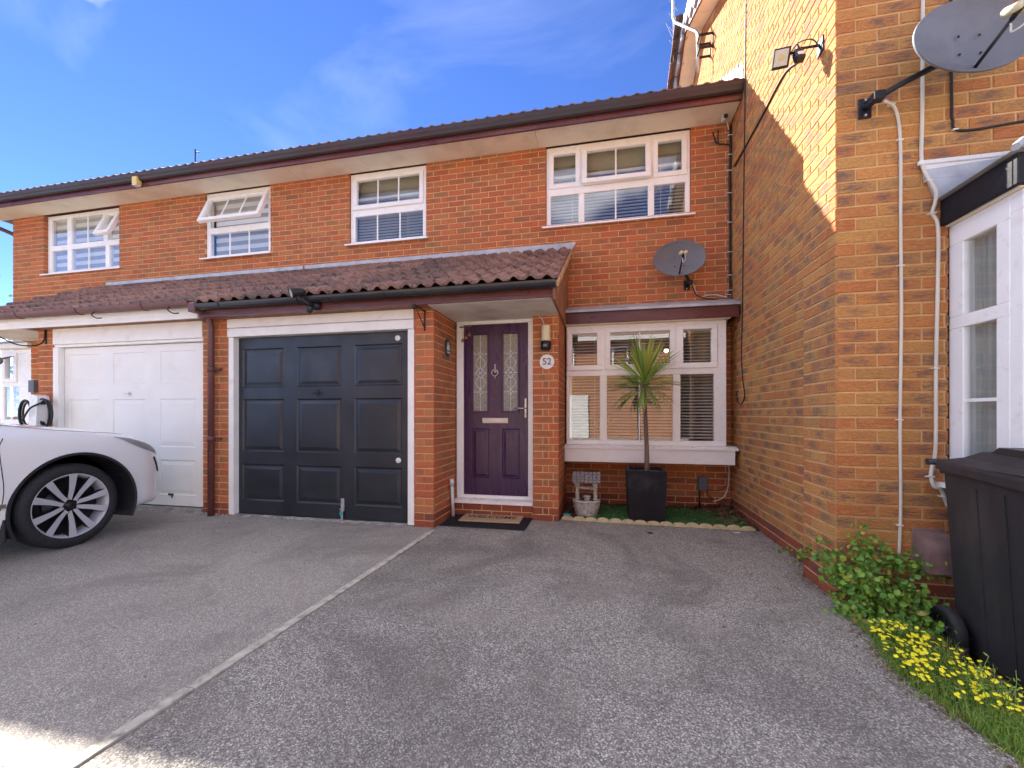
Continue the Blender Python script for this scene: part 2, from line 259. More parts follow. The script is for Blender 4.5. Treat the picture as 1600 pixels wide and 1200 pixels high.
# ------------------------------------------------------------ building helpers
COL = scene.collection; W = {}
def link(o, parent=None, mw=None):
    mw = mw or Matrix.Identity(4); COL.objects.link(o)
    if parent is not None:
        o.parent = parent; o.matrix_parent_inverse = W[parent.name].inverted()
    o.matrix_basis = mw; W[o.name] = mw; return o
def tag(o, label=None, cat=None, group=None, kind=None):
    for k, v in (('label', label), ('category', cat), ('group', group), ('kind', kind)):
        if v: o[k] = v
    return o
def empty(name, loc, label=None, cat=None, group=None):
    o = bpy.data.objects.new(name, None); o.empty_display_size = .1
    return tag(link(o, None, Matrix.Translation(loc)), label, cat, group)
class MB:
    """collects boxes, bars, tubes; world coordinates, optionally through a matrix"""
    def __init__(s, xf=None): s.bm = bmesh.new(); s.xf = xf or Matrix.Identity(4)
    def _t(s, vs):
        for v in vs: v.co = s.xf @ v.co
    def box(s, x0, x1, y0, y1, z0, z1, bev=0, m=None):
        x0, x1 = min(x0, x1), max(x0, x1); y0, y1 = min(y0, y1), max(y0, y1); z0, z1 = min(z0, z1), max(z0, z1)
        vs = [s.bm.verts.new((x, y, z)) for x in (x0, x1) for y in (y0, y1) for z in (z0, z1)]
        fs = [s.bm.faces.new([vs[i] for i in f]) for f in ((0, 1, 3, 2), (4, 6, 7, 5), (0, 4, 5, 1), (2, 3, 7, 6), (0, 2, 6, 4), (1, 5, 7, 3))]
        if bev:
            bev = min(bev, .45*min(x1-x0, y1-y0, z1-z0))
            es = list({e for f in fs for e in f.edges}); r = bmesh.ops.bevel(s.bm, geom=es, offset=bev, segments=1, affect='EDGES'); vs = list({v for f in r['faces'] for v in f.verts} | {v for v in vs if v.is_valid})
        if m is not None:
            for v in vs: v.co = m @ v.co
        s._t(vs); return s
    def poly_prism(s, pts, d0, d1, axis='y'):
        """polygon in the other two axes pushed along axis"""
        def mk(p, d): return {'y': (p[0], d, p[1]), 'x': (d, p[0], p[1]), 'z': (p[0], p[1], d)}[axis]
        a = [s.bm.verts.new(mk(p, d0)) for p in pts]; b = [s.bm.verts.new(mk(p, d1)) for p in pts]; n = len(pts)
        s.bm.faces.new(a); s.bm.faces.new(b[::-1])
        for i in range(n): s.bm.faces.new((a[i], b[i], b[(i+1) % n], a[(i+1) % n]))
        s._t(a+b); return s
    def quad(s, *ps):
        vs = [s.bm.verts.new(p) for p in ps]; s.bm.faces.new(vs); s._t(vs); return s
    def tube(s, path, r, n=8, cap=True, r2=None):
        path = [Vector(p) for p in path]; rings = []; up = None
        for i, p in enumerate(path):
            d = (path[min(i+1, len(path)-1)]-path[max(i-1, 0)]).normalized()
            if up is None: up = Vector((0, 0, 1)) if abs(d.z) < .9 else Vector((0, 1, 0))
            a = d.cross(up); a = a.normalized() if a.length > 1e-5 else d.orthogonal().normalized(); up = a.cross(d).normalized()
            rr = r if r2 is None else r+(r2-r)*i/(len(path)-1)
            rings.append([s.bm.verts.new(p+rr*(a*cos(2*pi*k/n)+up*sin(2*pi*k/n))) for k in range(n)])
        for q in range(len(rings)-1):
            for k in range(n): s.bm.faces.new((rings[q][k], rings[q][(k+1) % n], rings[q+1][(k+1) % n], rings[q+1][k])).smooth = n > 5
        if cap: s.bm.faces.new(rings[0][::-1]); s.bm.faces.new(rings[-1])
        s._t([v for g in rings for v in g]); return s
    def lathe(s, prof, m=None, n=24, arc=2*pi, smooth=True):
        """profile of (radius, height) turned about local z, then placed by m"""
        m = m or Matrix.Identity(4); k2 = n if abs(arc-2*pi) < 1e-6 else n+1
        rings = [[s.bm.verts.new(m @ Vector((r*cos(arc*k/n), r*sin(arc*k/n), h))) for k in range(k2)] for r, h in prof]
        for q in range(len(rings)-1):
            for k in range(k2 if k2 == n else n):
                s.bm.faces.new((rings[q][k], rings[q][(k+1) % k2], rings[q+1][(k+1) % k2], rings[q+1][k])).smooth = smooth
        for g in rings: s._t(g)
        return s
    def holes(s, x0, x1, z0, z1, y0, y1, hs, bev=0):
        """slab in the xz plane with rectangular openings"""
        xs = sorted({x0, x1, *[min(max(a, x0), x1) for h in hs for a in h[:2]]}); zs = sorted({z0, z1, *[min(max(a, z0), z1) for h in hs for a in h[2:]]})
        def solid(a, b, c, d):
            mx_, mz = (a+b)/2, (c+d)/2; return not any(h[0] < mx_ < h[1] and h[2] < mz < h[3] for h in hs)
        runs = []
        for j in range(len(zs)-1):       # merge along x, then along z
            row = []; i = 0
            while i < len(xs)-1:
                if solid(xs[i], xs[i+1], zs[j], zs[j+1]):
                    k = i
                    while k+1 < len(xs)-1 and solid(xs[k+1], xs[k+2], zs[j], zs[j+1]): k += 1
                    row.append((xs[i], xs[k+1])); i = k+1
                else: i += 1
            for a, b in row:
                for q in runs:
                    if q[0] == a and q[1] == b and abs(q[3]-zs[j]) < 1e-9: q[3] = zs[j+1]; break
                else: runs.append([a, b, zs[j], zs[j+1]])
        for a, b, c, d in runs: s.box(a, b, y0, y1, c, d, bev)
        return s
    def build(s, name, mat, parent=None, smooth=False, mats=None):
        me = bpy.data.meshes.new(name); bmesh.ops.recalc_face_normals(s.bm, faces=s.bm.faces); s.bm.to_mesh(me); s.bm.free()
        me.materials.append(M[mat])
        if smooth:
            for p in me.polygons: p.use_smooth = True
        return link(bpy.data.objects.new(name, me), parent)
def text_mesh(txt, size, depth=.002):
    cu = bpy.data.curves.new('t', 'FONT'); cu.body = txt; cu.size = size; cu.extrude = depth; cu.align_x = 'CENTER'; cu.align_y = 'CENTER'; cu.offset = size*.012
    o = bpy.data.objects.new('t', cu); COL.objects.link(o); bpy.context.view_layer.update()
    me = bpy.data.meshes.new_from_object(o.evaluated_get(bpy.context.evaluated_depsgraph_get())); bpy.data.objects.remove(o); return me
def curve_pts(ctrl, n=6):
    """Catmull-Rom through control points"""
    P = [Vector(c) for c in ctrl]; P = [P[0]*2-P[1]]+P+[P[-1]*2-P[-2]]; out = []
    for i in range(1, len(P)-2):
        for k in range(n):
            t = k/n; a, b, c, d = P[i-1], P[i], P[i+1], P[i+2]
            out.append(.5*((2*b)+(c-a)*t+(2*a-5*b+4*c-d)*t*t+(3*b-a-3*c+d)*t**3))
    out.append(P[-2]); return out
def px_scale(p):
    d = Vector(p)-CAM; z = -d.x*sin(YAW)+d.y*cos(YAW)
    if z < .3: return 0
    x = d.x*cos(YAW)+d.y*sin(YAW); u = 800+FPX*x/z; v = 648-FPX*d.z/z
    return FPX/z if -40 < u < 1640 and -40 < v < 1240 else 0

# ------------------------------------------------------------ bricks
def brick_geo(L, H=.065, D=.1025, seed=0):
    """brick lying along x, front face at y=0 facing -y, chamfered and a little uneven"""
    rr = random.Random(seed); c = .0045; hx, hz = L/2, H/2; j = lambda a: rr.uniform(-a, a)
    v = [(-hx, D, -hz), (hx, D, -hz), (hx, D, hz), (-hx, D, hz)]
    v += [(-hx+j(.0015), c, -hz+j(.001)), (hx+j(.0015), c, -hz+j(.001)), (hx+j(.0015), c, hz+j(.001)), (-hx+j(.0015), c, hz+j(.001))]
    v += [(-hx+c+j(.002), j(.0012), -hz+c), (hx-c+j(.002), j(.0012), -hz+c), (hx-c+j(.002), j(.0012), hz-c), (-hx+c+j(.002), j(.0012), hz-c)]
    f = [(8, 9, 10, 11), (3, 2, 1, 0)]+[(4+i, 4+(i+1) % 4, 8+(i+1) % 4, 8+i) for i in range(4)]+[(i, (i+1) % 4, 4+(i+1) % 4, 4+i) for i in range(4)]
    uv = [[(v[i][0], v[i][2]) for i in fa] for fa in f]
    for q in (7, 9): uv[q] = [(v[i][1]-.05, v[i][2]) for i in f[q]]
    return v, f, uv
BG = {}; BM_ = {}
for L in (.215, .1025):
    for k in range(5): BG[(L, k)] = brick_geo(L, seed=k*7+int(L*1000))
def brick_mesh(L, k, mat):
    key = (L, k, mat)
    if key not in BM_:
        v, f, uv = BG[(L, k)]; me = bpy.data.meshes.new('brick'); me.from_pydata(v, [], f)
        ul = me.uv_layers.new(name='UVMap'); i = 0
        for fa in uv:
            for c in fa: ul.data[i].uv = c; i += 1
        me.materials.append(M[mat]); BM_[key] = me
    return BM_[key]
class Bricks:
    """all bricks of one house; the largest in the picture become objects, the rest one mesh"""
    def __init__(s): s.items = []
    def wall(s, org, ang, length, z0, z1, holes=(), own0=None, own1=None, mat='brick_facade', base_mat=None, base_rows=0, top=None, grid=-.010, shift=0.0):
        """wall front starting at org (x,y), running along angle ang; outward is to the right of travel. own0: parity of rows whose first brick shows its full length at the start (quoin), the others start after a header"""
        T = Matrix.Translation((org[0], org[1], 0)) @ Matrix.Rotation(ang, 4, 'Z')
        r0 = math.floor((z0-grid)/.075+.01); r1 = math.ceil((z1-grid)/.075-.01)
        for r in range(r0, r1):
            za = grid+r*.075+.005; zc = za+.0325
            a, b = 0.0, length
            if own0 is None: start = -.1125*(r % 2)+shift
            else:
                start = 0 if (r % 2) == own0 else .1125
                a = start
            if own1 is not None and (r % 2) != own1: b = length-.1125
            spans = [(a, b)]
            for h in holes:
                if h[2] < zc < h[3]:
                    ns = []
                    for p, q in spans:
                        if h[1] <= p or h[0] >= q: ns.append((p, q)); continue
                        if h[0] > p: ns.append((p, h[0]))
                        if h[1] < q: ns.append((h[1], q))
                    spans = ns
            x = start-.225*2
            while x < length:
                for p, q in spans:
                    c0, c1 = max(x, p), min(x+.215, q)
                    if c1-c0 > .012:
                        cx_ = (c0+c1)/2
                        if top and zc+.03 > top(cx_): continue
                        mt = base_mat if base_mat and r*.075+grid < base_rows*.075+grid-.001 else mat
                        s.add(T, cx_, zc, c1-c0, mt)
                x += .225
    def add(s, T, x, z, L, mat, H=.065):
        base = .215 if L > .14 else .1025
        mw = T @ Matrix.Translation((x, 0, z)) @ Matrix.Diagonal((L/base, 1, H/.065, 1))
        p = mw @ Vector((0, 0, 0)); sc = px_scale(p); n = (T.to_3x3() @ Vector((0, -1, 0))); face = max(0, n.dot((CAM-p).normalized()))
        s.items.append((sc*sc*L*face, base, random.randrange(5), mat, mw, T))
    def build(s, wall, limit=300):
        s.items.sort(key=lambda t: -t[0]); seen = s.items[:limit]; rest = s.items[limit:]
        for _, b, k, mat, mw, T in seen: link(bpy.data.objects.new('brick', brick_mesh(b, k, mat)), wall, mw)
        for mt in sorted({i[3] for i in rest}):
            V, F, U = [], [], []
            for _, b, k, mat, mw, T in rest:
                if mat != mt: continue
                v, f, uv = BG[(b, k)]; o = len(V); V += [tuple(mw @ Vector(p)) for p in v]; F += [tuple(i+o for i in fa) for fa in f]
                sx = mw.col[0].to_3d().length
                U += [c if 0 else (c[0]*sx, c[1]) for fa in uv for c in fa]
            if not V: continue
            me = bpy.data.meshes.new('brickwork'); me.from_pydata(V, [], F); ul = me.uv_layers.new(name='UVMap')
            ul.data.foreach_set('uv', [x for c in U for x in c]); me.materials.append(M[mt])
            tag(link(bpy.data.objects.new('brickwork', me), wall), kind='stuff')

# ------------------------------------------------------------ joinery
def window(parent, xf, w, z0, z1, lights, frame=.055, depth=.07, sill=True, mat='upvc', sill_over=.045, sill_out=.09, zsill=.035, name='window', blind=None):
    """lights: (x0,x1,z0,z1,sash,vertical bars,horizontal bars,open angle) inside the frame. local x along the wall, y inwards"""
    f = MB(xf); f.holes(0, w, z0, z1, 0, depth, [l[:4] for l in lights], .004); fr = f.build(name, mat, parent)
    for (a, b, c, d, sash, nb, nh, ang) in lights:
        m = xf; e = 0
        if sash:
            e = .042
            m = xf @ Matrix.Translation((0, -.012, d+.012)) @ Matrix.Rotation(-R(ang), 4, 'X') @ Matrix.Translation((0, .012, -(d+.012)))
            s = MB(m); s.holes(a-.02, b+.02, c-.02, d+.012, -.016, .045, [(a+e, b-e, c+e, d-e)], .006); s.build('sash', mat, fr)
        g = MB(m); g.box(a+e-.004, b-e+.004, .018, .026, c+e-.004, d-e+.004); g.build('pane', 'window_glass', fr)
        if nb or nh:
            k = MB(m)
            for i in range(nb): x = a+e+(b-a-2*e)*(i+1)/(nb+1); k.box(x-.009, x+.009, .008, .017, c+e, d-e)
            for i in range(nh): z = c+e+(d-c-2*e)*(i+1)/(nh+1); k.box(a+e, b-e, .009, .0165, z-.009, z+.009)
            k.build('glazing_bar', mat, fr)
    if sill:
        s = MB(xf); s.poly_prism([(.05, z0-.001), (-sill_out, z0-.016), (-sill_out, z0-zsill), (-sill_out+.012, z0-zsill), (-sill_out+.012, z0-zsill+.012), (.05, z0-zsill+.012)], -sill_over, w+sill_over, 'x')
        s.build('sill', mat, fr)
    return fr
def slats(parent, xf, x0, x1, z0, z1, pitch=.036, wid=.032, tilt=25, y=.12, mat='blind_white', name='blind', stacked=0):
    s = MB(xf); z = z1
    while z > z0:
        m = Matrix.Translation((0, y, z)) @ Matrix.Rotation(R(tilt), 4, 'X')
        s.box(x0, x1, -wid/2, wid/2, -.0012, .0012, m=m); z -= pitch
    n = max(2, round((x1-x0)/.5))
    for i in range(n): x = x0+(x1-x0)*(i+.5)/n; s.box(x-.0015, x+.0015, y-.018, y-.0165, z0, z1); s.box(x-.0015, x+.0015, y+.0165, y+.018, z0, z1)
    s.box(x0, x1, y-.02, y+.02, z1+.01, z1+.045)
    return tag(s.build(name, mat, parent), kind='stuff')
def panelled(parent, xf, x0, x1, z0, z1, th, panels, mat, name, depth=.014, rim=.014, bevel=.045, raise_=.010):
    """door leaf with recessed and fielded panels, each panel a part of the leaf"""
    s = MB(xf); s.holes(x0, x1, z0, z1, 0, th, panels, 0); leaf = s.build(name, mat, parent)
    for a, b, c, d in panels:
        p = MB(xf); R_ = lambda i, y: [(a+i, y, c+i), (b-i, y, c+i), (b-i, y, d-i), (a+i, y, d-i)]
        rings = [R_(.0005, .0005), R_(rim, depth), R_(rim+bevel*.25, depth), R_(rim+bevel, depth-raise_)]
        for q in range(3):
            for i in range(4): p.quad(rings[q][i], rings[q][(i+1) % 4], rings[q+1][(i+1) % 4], rings[q+1][i])
        p.quad(*rings[3]); p.box(a+.001, b-.001, depth+.004, th-.001, c+.001, d-.001); p.build('panel', mat, leaf)
    return leaf
def gutter(parent, x0, x1, y, z, r, mat, name='gutter'):
    s = MB(); n = 8; sec = [(y-r*cos(pi*k/n), z-r*sin(pi*k/n)) for k in range(n+1)]; si = [(y-(r-.005)*cos(pi*k/n), z-(r-.005)*sin(pi*k/n)) for k in range(n, -1, -1)]
    s.poly_prism(sec+si, x0, x1, 'x')
    for xe in (x0, x1): s.poly_prism([(y-(r-.004)*cos(pi*k/n), z-(r-.004)*sin(pi*k/n)) for k in range(n+1)], xe-.003, xe+.003, 'x')
    x = x0+.35
    while x < x1-.1: s.box(x-.014, x+.014, y-r-.006, y+r, z-r*.35, z-r*.2); s.poly_prism([(y-(r+.006)*cos(pi*k/n), z-(r+.006)*sin(pi*k/n)) for k in range(n+1)], x-.012, x+.012, 'x'); x += .95
    return s.build(name, mat, parent)
def tile_mesh(k):
    """double roman tile: .30 wide, two rolls, thick front edge; local x across, y up the slope"""
    rr = random.Random(k); me = bpy.data.meshes.new('roof_tile'); n = 16; V = []; F = []
    def prof(t):
        t = (t*2) % 1; return .034*(sin(pi*(t-.12)/.62)**1.3 if .12 < t < .74 else 0)
    tilt = rr.uniform(-.004, .004)
    for j, (y, dz) in enumerate(((0, .034), (.35, 0))):
        for low in (0, 1):
            for i in range(n+1): V.append((.302*i/n, y+(rr.uniform(-.002, .002) if j == 0 else 0), prof(i/n)+dz+tilt*i/n-(.030 if low else 0)))
    w = n+1
    for i in range(n):
        F += [(i, i+1, 2*w+i+1, 2*w+i), (i, w+i, w+i+1, i+1)]
    F += [(0, 2*w, 3*w, w), (n, w+n, 3*w+n, 2*w+n)]
    me.from_pydata(V, [], F); me.materials.append(M['roof_tile'])
    return me
TILES = [tile_mesh(k) for k in range(5)]
def tile_roof(parent, x0, x1, y0, z0, pitch, rows, limit_rows=99, gauge=.30, relief=1):
    n = max(1, round((x1-x0)/.30)); wd = (x1-x0)/n; rest = []
    for r in range(rows):
        for i in range(n):
            k = random.randrange(5)
            mw = Matrix.Translation((x0+i*wd, y0, z0)) @ Matrix.Rotation(pitch, 4, 'X') @ Matrix.Translation((random.uniform(-.002, .002), r*gauge+random.uniform(-.004, .004), .001+random.uniform(0, .003))) @ Matrix.Diagonal((wd/.302, 1, relief, 1))
            if r < limit_rows: link(bpy.data.objects.new('roof_tile', TILES[k]), parent, mw)
            else: rest.append((k, mw))
    if rest:
        V, F = [], []
        for k, mw in rest:
            o = len(V); V += [tuple(mw @ v.co) for v in TILES[k].vertices]; F += [tuple(i+o for i in p.vertices) for p in TILES[k].polygons]
        me = bpy.data.meshes.new('roof_tiling'); me.from_pydata(V, [], F); me.materials.append(M['roof_tile']); tag(link(bpy.data.objects.new('roof_tiling', me), parent), kind='stuff')
ID = Matrix.Identity(4)
def at(x, y): return Matrix.Translation((x, y, 0))

# ------------------------------------------------------------ ground
def structure(name, mb_or, mat): return tag(mb_or.build(name, mat), kind='structure')
g = MB(); g.quad((-400, -400, -.16), (400, -400, -.16), (400, 400, -.16), (-400, 400, -.16)); structure('ground', g, 'soil')
def sheet(pts, z, mat, name, cuts=0):
    s = MB(); s.poly_prism(pts, z-.12, z, 'z'); return structure(name, s, mat)
XL = lambda y: -3.105 + .018*(y+1.6)
sheet([(XL(-11)-.028, -11), (XL(-1.45)-.028, -1.60), (-3.135, -1.60), (-3.135, -1.47), (-14.5, -1.47), (-14.5, -11)], 0, 'tarmac_worn', 'driveway')
sheet([(XL(-11)+.028, -11), (-.02, -11), (-.02, -4.6), (-.15, -3.80), (-.205, -3.45), (-.225, -3.27), (-.17, -3.05), (-.125, -2.78), (-.1, -2.50), (-.104, -2.085), (.002, -2.085), (.002, -.93), (-1.935, -.86), (-1.95, -.975), (-2.22, -.975), (-2.22, -.92), (-3.14, -.92), (-3.14, -1.60), (XL(-1.45)+.028, -1.60)], 0, 'tarmac_coarse', 'driveway')
sheet([(-30, -15), (30, -15), (30, -11.1), (-30, -11.1)], -.02, 'tarmac_worn', 'road')
sheet([(-60, -60), (60, -60), (60, -15.1), (-60, -15.1)], .0, 'concrete', 'pavement')
sheet([(.0, -11), (30, -11), (30, -3.0), (2.2, -3.0), (2.2, -4.02), (.12, -4.02), (0, -4.6)], -.03, 'tarmac_worn', 'driveway')
s = MB(); y = -1.60; i = 0
ed = empty('edging_strip', (XL(-3), -3, 0), 'pale concrete edging strip between the two tarmac driveways', 'edging')
while y > -7.4:
    L_ = .915 if i else .6; m = MB(); dx = random.uniform(-.003, .003); y1 = y-L_+.006
    m.poly_prism([(XL(y)-.024+dx, y), (XL(y)+.024+dx, y), (XL(y1)+.024+dx, y1), (XL(y1)-.024+dx, y1)], -.1, .006+random.uniform(0, .004), 'z'); m.build('edging_slab', 'edging_concrete', ed); y -= L_; i += 1
# crumbling mortar strip along the garage thresholds
m = MB()
for k in range(150):
    x = random.uniform(-8.1, -3.4); m.box(-.5, .5, -.5, .5, -.5, .5, .2, Matrix.Translation((x, random.uniform(-1.50, -1.44), .002)) @ Matrix.Rotation(random.uniform(0, 3), 4, 'Z') @ Matrix.Diagonal((random.uniform(.03, .09), random.uniform(.015, .04), random.uniform(.01, .03), 1)))
m.box(-8.1, -6.0, -1.47, -1.3, -.05, .045); m.box(-5.53, -3.43, -1.47, -1.3, -.05, .006)
tag(m.build('threshold', 'concrete'), kind='structure')

# ------------------------------------------------------------ walls helper
def wall_with_bricks(mort, bricks, org, ang, length, z0, z1, holes=(), own0=None, own1=None, poly=None, **kw):
    T = Matrix.Translation((org[0], org[1], 0)) @ Matrix.Rotation(ang, 4, 'Z'); sv = mort.xf; mort.xf = T
    a = .014 if own0 is not None else 0; b = length-(.014 if own1 is not None else 0)
    if poly: mort.poly_prism(poly, .006, .098, 'y')
    else: mort.holes(a, b, z0, z1, .006, .098, [(h[0]-.006, h[1]+.006, h[2]-.006, h[3]+.006) for h in holes])
    mort.xf = sv; bricks.wall(org, ang, length, z0, z1, holes, own0, own1, **kw)
HP, HN = radians = R(90), -R(90)

def eaves(parent, x0, x1, seams, left_over=0):
    sx = [x0-left_over]+seams+[x1]
    for a, b in zip(sx, sx[1:]): MB().box(a+.002, b-.002, -.385, -.003, 4.602, 4.616).build('soffit_board', 'soffit_paint', parent)
    f = MB(); f.poly_prism([(-.386, 4.578), (-.412, 4.578), (-.412, 4.62), (-.405, 4.626), (-.405, 4.66), (-.409, 4.664), (-.409, 4.735), (-.386, 4.735)], x0-left_over, x1, 'x'); f.build('fascia', 'brown_timber', parent)
    q = MB(); q.poly_prism([(-.412, 4.74), (-.412, 4.648), (-.440, 4.640), (-.462, 4.655), (-.468, 4.685), (-.480, 4.705), (-.484, 4.748), (-.477, 4.748), (-.474, 4.708), (-.462, 4.688), (-.456, 4.660), (-.438, 4.648), (-.418, 4.655), (-.418, 4.74)], x0-left_over, x1, 'x')
    for xe in (x0-left_over, x1-.004): q.poly_prism([(-.414, 4.738), (-.414, 4.650), (-.440, 4.643), (-.460, 4.658), (-.466, 4.685), (-.478, 4.705), (-.482, 4.740)], xe, xe+.004, 'x')
    q.build('gutter', 'eave_gutter', parent)
    d = MB(); d.poly_prism([(-.385, 4.618), (-.385, 4.735), (3.5, 6.88), (7.4, 4.72), (7.4, 4.618)], x0-left_over+.02, x1-.004, 'x'); rf = d.build('roof', 'brown_timber', parent)
    tile_roof(rf, x0-left_over, x1, -.462, 4.750, R(28.9), 15, 1, relief=.42)
    b = MB(); b.poly_prism([(3.5, 6.9), (7.5, 4.70), (7.5, 4.75), (3.5, 6.96)], x0-left_over, x1, 'x'); b.build('rear_slope', 'roof_tile', rf)
    r = MB(); r.tube([(x0-left_over, 3.5, 6.93), (x1, 3.5, 6.93)], .11, 10); r.build('ridge', 'roof_tile', rf)
    return rf
def shell(mort, x0, x1):
    mort.box(x0, x1, 7.0, 7.1, 0, 4.62); mort.box(x0, x1, .11, 7.0, -.1, .12); mort.box(x0, x1, .11, 7.0, 2.36, 2.6)
def interior(parent, x0, x1):
    m = MB(); m.box(x0, x0+.03, .12, 4.0, .12, 4.6); m.box(x1-.03, x1, .12, 4.0, .12, 4.6); m.box(x0, x1, 4.0, 4.05, .12, 4.6)
    m.box(x0+.03, x1-.03, .12, 4, 4.55, 4.598); m.box(x0+.03, x1-.03, .12, 4, .121, .14); m.box(x0+.03, x1-.03, .12, 4, 2.605, 2.62)
    for xx in ((x0+x1)/2-.4,): m.box(xx, xx+.1, .12, 4, .14, 4.55)
    m.build('interior', 'interior_wall', parent)
def leanto(parent, x0, x1, gmat, fmat, name='porch_roof', gr=.056, gz=2.312, right_verge=False, left_verge=False):
    d = MB(); d.poly_prism([(-1.64, 2.20), (-1.64, 2.31), (-.006, 3.198), (-.006, 2.20)], x0+(.04 if left_verge else 0), x1-(.05 if right_verge else 0), 'x'); rf = d.build(name, 'weathered_board', parent)
    tile_roof(rf, x0, x1-(.012 if right_verge else 0), -1.715, 2.335, R(28.3), 6, 99, .312)
    fz = 2.19
    f = MB(); f.poly_prism([(-1.641, fz), (-1.668, fz), (-1.668, fz+.028), (-1.660, fz+.033), (-1.660, fz+.06), (-1.664, fz+.065), (-1.664, 2.335), (-1.641, 2.335)], x0, x1-(.02 if right_verge else 0), 'x'); f.build('fascia', fmat, rf)
    gutter(rf, x0, x1-(.02 if right_verge else 0), -1.669-gr, gz, gr, gmat)
    cnt_ = 0; fl = MB(); x = x0+(.06 if left_verge else 0); xe = x1+(.05 if right_verge else 0)
    while x < xe-.01:
        b = min(x+1.5, xe); last = b == xe and right_verge; w_ = random.uniform(-.003, .003)
        fl.poly_prism([(x, 3.215), (b-(.06 if last else 0), 3.215), (b, 3.332+w_), (x+.002, 3.332+w_)], -.012-.004*(cnt_ % 2), -.004, 'y'); cnt_ += 1
        fl.poly_prism([(-.012, 3.238), (-.17, 3.155), (-.17, 3.162), (-.012, 3.250)], x+.055, b-(.05 if last else 0), 'x'); x = b-.003 if b < xe else b
    fl.build('flashing', 'lead', rf)
    for on, xv, sg in ((right_verge, x1, 1), (left_verge, x0, -1)):
        if not on: continue
        q = lambda y: 2.31+(y+1.64)*.5385
        b = MB(); b.poly_prism([(-1.70, q(-1.70)-.12), (-1.70, q(-1.70)+.005), (-.006, q(-.006)-.0), (-.006, q(-.006)-.15)], xv-sg*.05, xv-sg*.022, 'x'); b.build('bargeboard', 'weathered_board', rf)
        n = 26; top = []; bot = []
        for i in range(n+1):
            yy = -1.71+1.70*i/n; top.append((yy, q(yy)+.048+random.uniform(-.006, .006))); bot.append((yy, q(yy)-.006+random.uniform(-.006, .006)))
        v = MB(); v.poly_prism(top+bot[::-1], xv-sg*.018, xv+sg*.003, 'x'); v.build('verge_mortar', 'lime_mortar', rf)
    return rf

# ============================================================ middle house, number 52
h = empty('terraced_house', (-3, 0, 0), 'brick terraced house with the navy garage door and purple front door', 'house')
mo = MB(); bk = Bricks(); X0 = -5.86
shell(mo, X0, -.03)
L = lambda x: x-X0
H52 = [(L(-2.216), L(-.455), 3.565, 4.7), (L(-5.066), L(-3.884), 3.565, 4.7), (L(-1.93), L(-.128), .57, 2.3), (-1, L(-1.96), -1, 2.9)]
wall_with_bricks(mo, bk, (X0, 0), 0, 5.855, -.16, 4.615, H52, shift=-.05, base_mat='brick_engineering', base_rows=2)
PK = dict(base_mat='brick_engineering', base_rows=2)
# pier between the garages, piers left and right of the porch
wall_with_bricks(mo, bk, (-5.955, -1.49), 0, .351, -.16, 2.215, own1=0, **PK)
wall_with_bricks(mo, bk, (-5.604, -1.49), HP, .35, -.16, 2.215, own0=1, **PK)
wall_with_bricks(mo, bk, (-3.356, -1.05), HN, .44, -.16, 2.215, own1=1, **PK)
wall_with_bricks(mo, bk, (-3.356, -1.49), 0, .214, -.16, 2.215, own0=0, own1=0, **PK)
wall_with_bricks(mo, bk, (-3.142, -1.49), HP, .66, -.16, 2.215, own0=1, **PK)
wall_with_bricks(mo, bk, (-2.226, -.98), 0, .278, -.16, 2.215, own1=0, **PK)
wall_with_bricks(mo, bk, (-1.948, -.98), HP, .97, -.16, 3.1, own0=1, top=lambda s: 2.25+(s+.66)*.5385, poly=[(.014, -.16), (.97, -.16), (.97, 3.08), (.014, 2.56)], **PK)
wall_with_bricks(mo, bk, (-3.14, -.935), 0, .914, -.16, .14, base_mat='brick_engineering', base_rows=3)
mo.box(-3.25, -3.15, -1.0, -.1, 0, 2.2); mo.box(-5.5, -1.97, -.12, -.02, 0, 2.2)
wall = mo.build('wall', 'mortar', h); bk.build(wall, 300)
interior(h, X0+.02, -.06)
eaves(h, X0, -.004, [-4.72, -2.31])
pr = leanto(h, -5.80, -1.878, 'black_gutter', 'brown_timber', right_verge=True)
MB().box(-3.14, -1.95, -1.64, -.88, 2.186, 2.197).build('soffit', 'porch_soffit', pr)
# upper windows
def lights(x0, spec): return [(a-x0, b-x0, c, d, s_, nb, nh, an) for a, b, c, d, s_, nb, nh, an in spec]
w1 = window(h, at(-2.214, .03), 1.757, 3.565, 4.60, lights(-2.214, [(-2.160, -1.795, 4.078, 4.535, 1, 0, 0, 0), (-1.733, -.935, 4.078, 4.535, 1, 1, 0, 7), (-.870, -.508, 4.078, 4.535, 1, 0, 0, 0),
     (-2.157, -1.799, 3.605, 3.972, 0, 0, 0, 0), (-1.725, -.945, 3.605, 3.972, 0, 1, 0, 0), (-.872, -.510, 3.605, 3.972, 0, 0, 0, 0)]))
slats(w1, ID, -2.16, -.51, 3.62, 4.22, .042, .040, 0, .125); b_ = MB(); b_.box(-2.16, -.51, .16, .20, 4.26, 4.56); b_.build('raised_blind', 'blind_beige', w1)
w2 = window(h, at(-5.064, .03), 1.178, 3.585, 4.60, lights(-5.064, [(-4.998, -3.950, 4.095, 4.535, 1, 2, 0, 1.5), (-4.995, -3.945, 3.625, 3.985, 0, 2, 0, 0)]))
slats(w2, ID, -4.99, -3.95, 3.63, 4.24, .042, .040, -12, .125); b_ = MB(); b_.box(-4.99, -3.95, .16, .20, 4.28, 4.56); b_.build('raised_blind', 'blind_beige', w2)
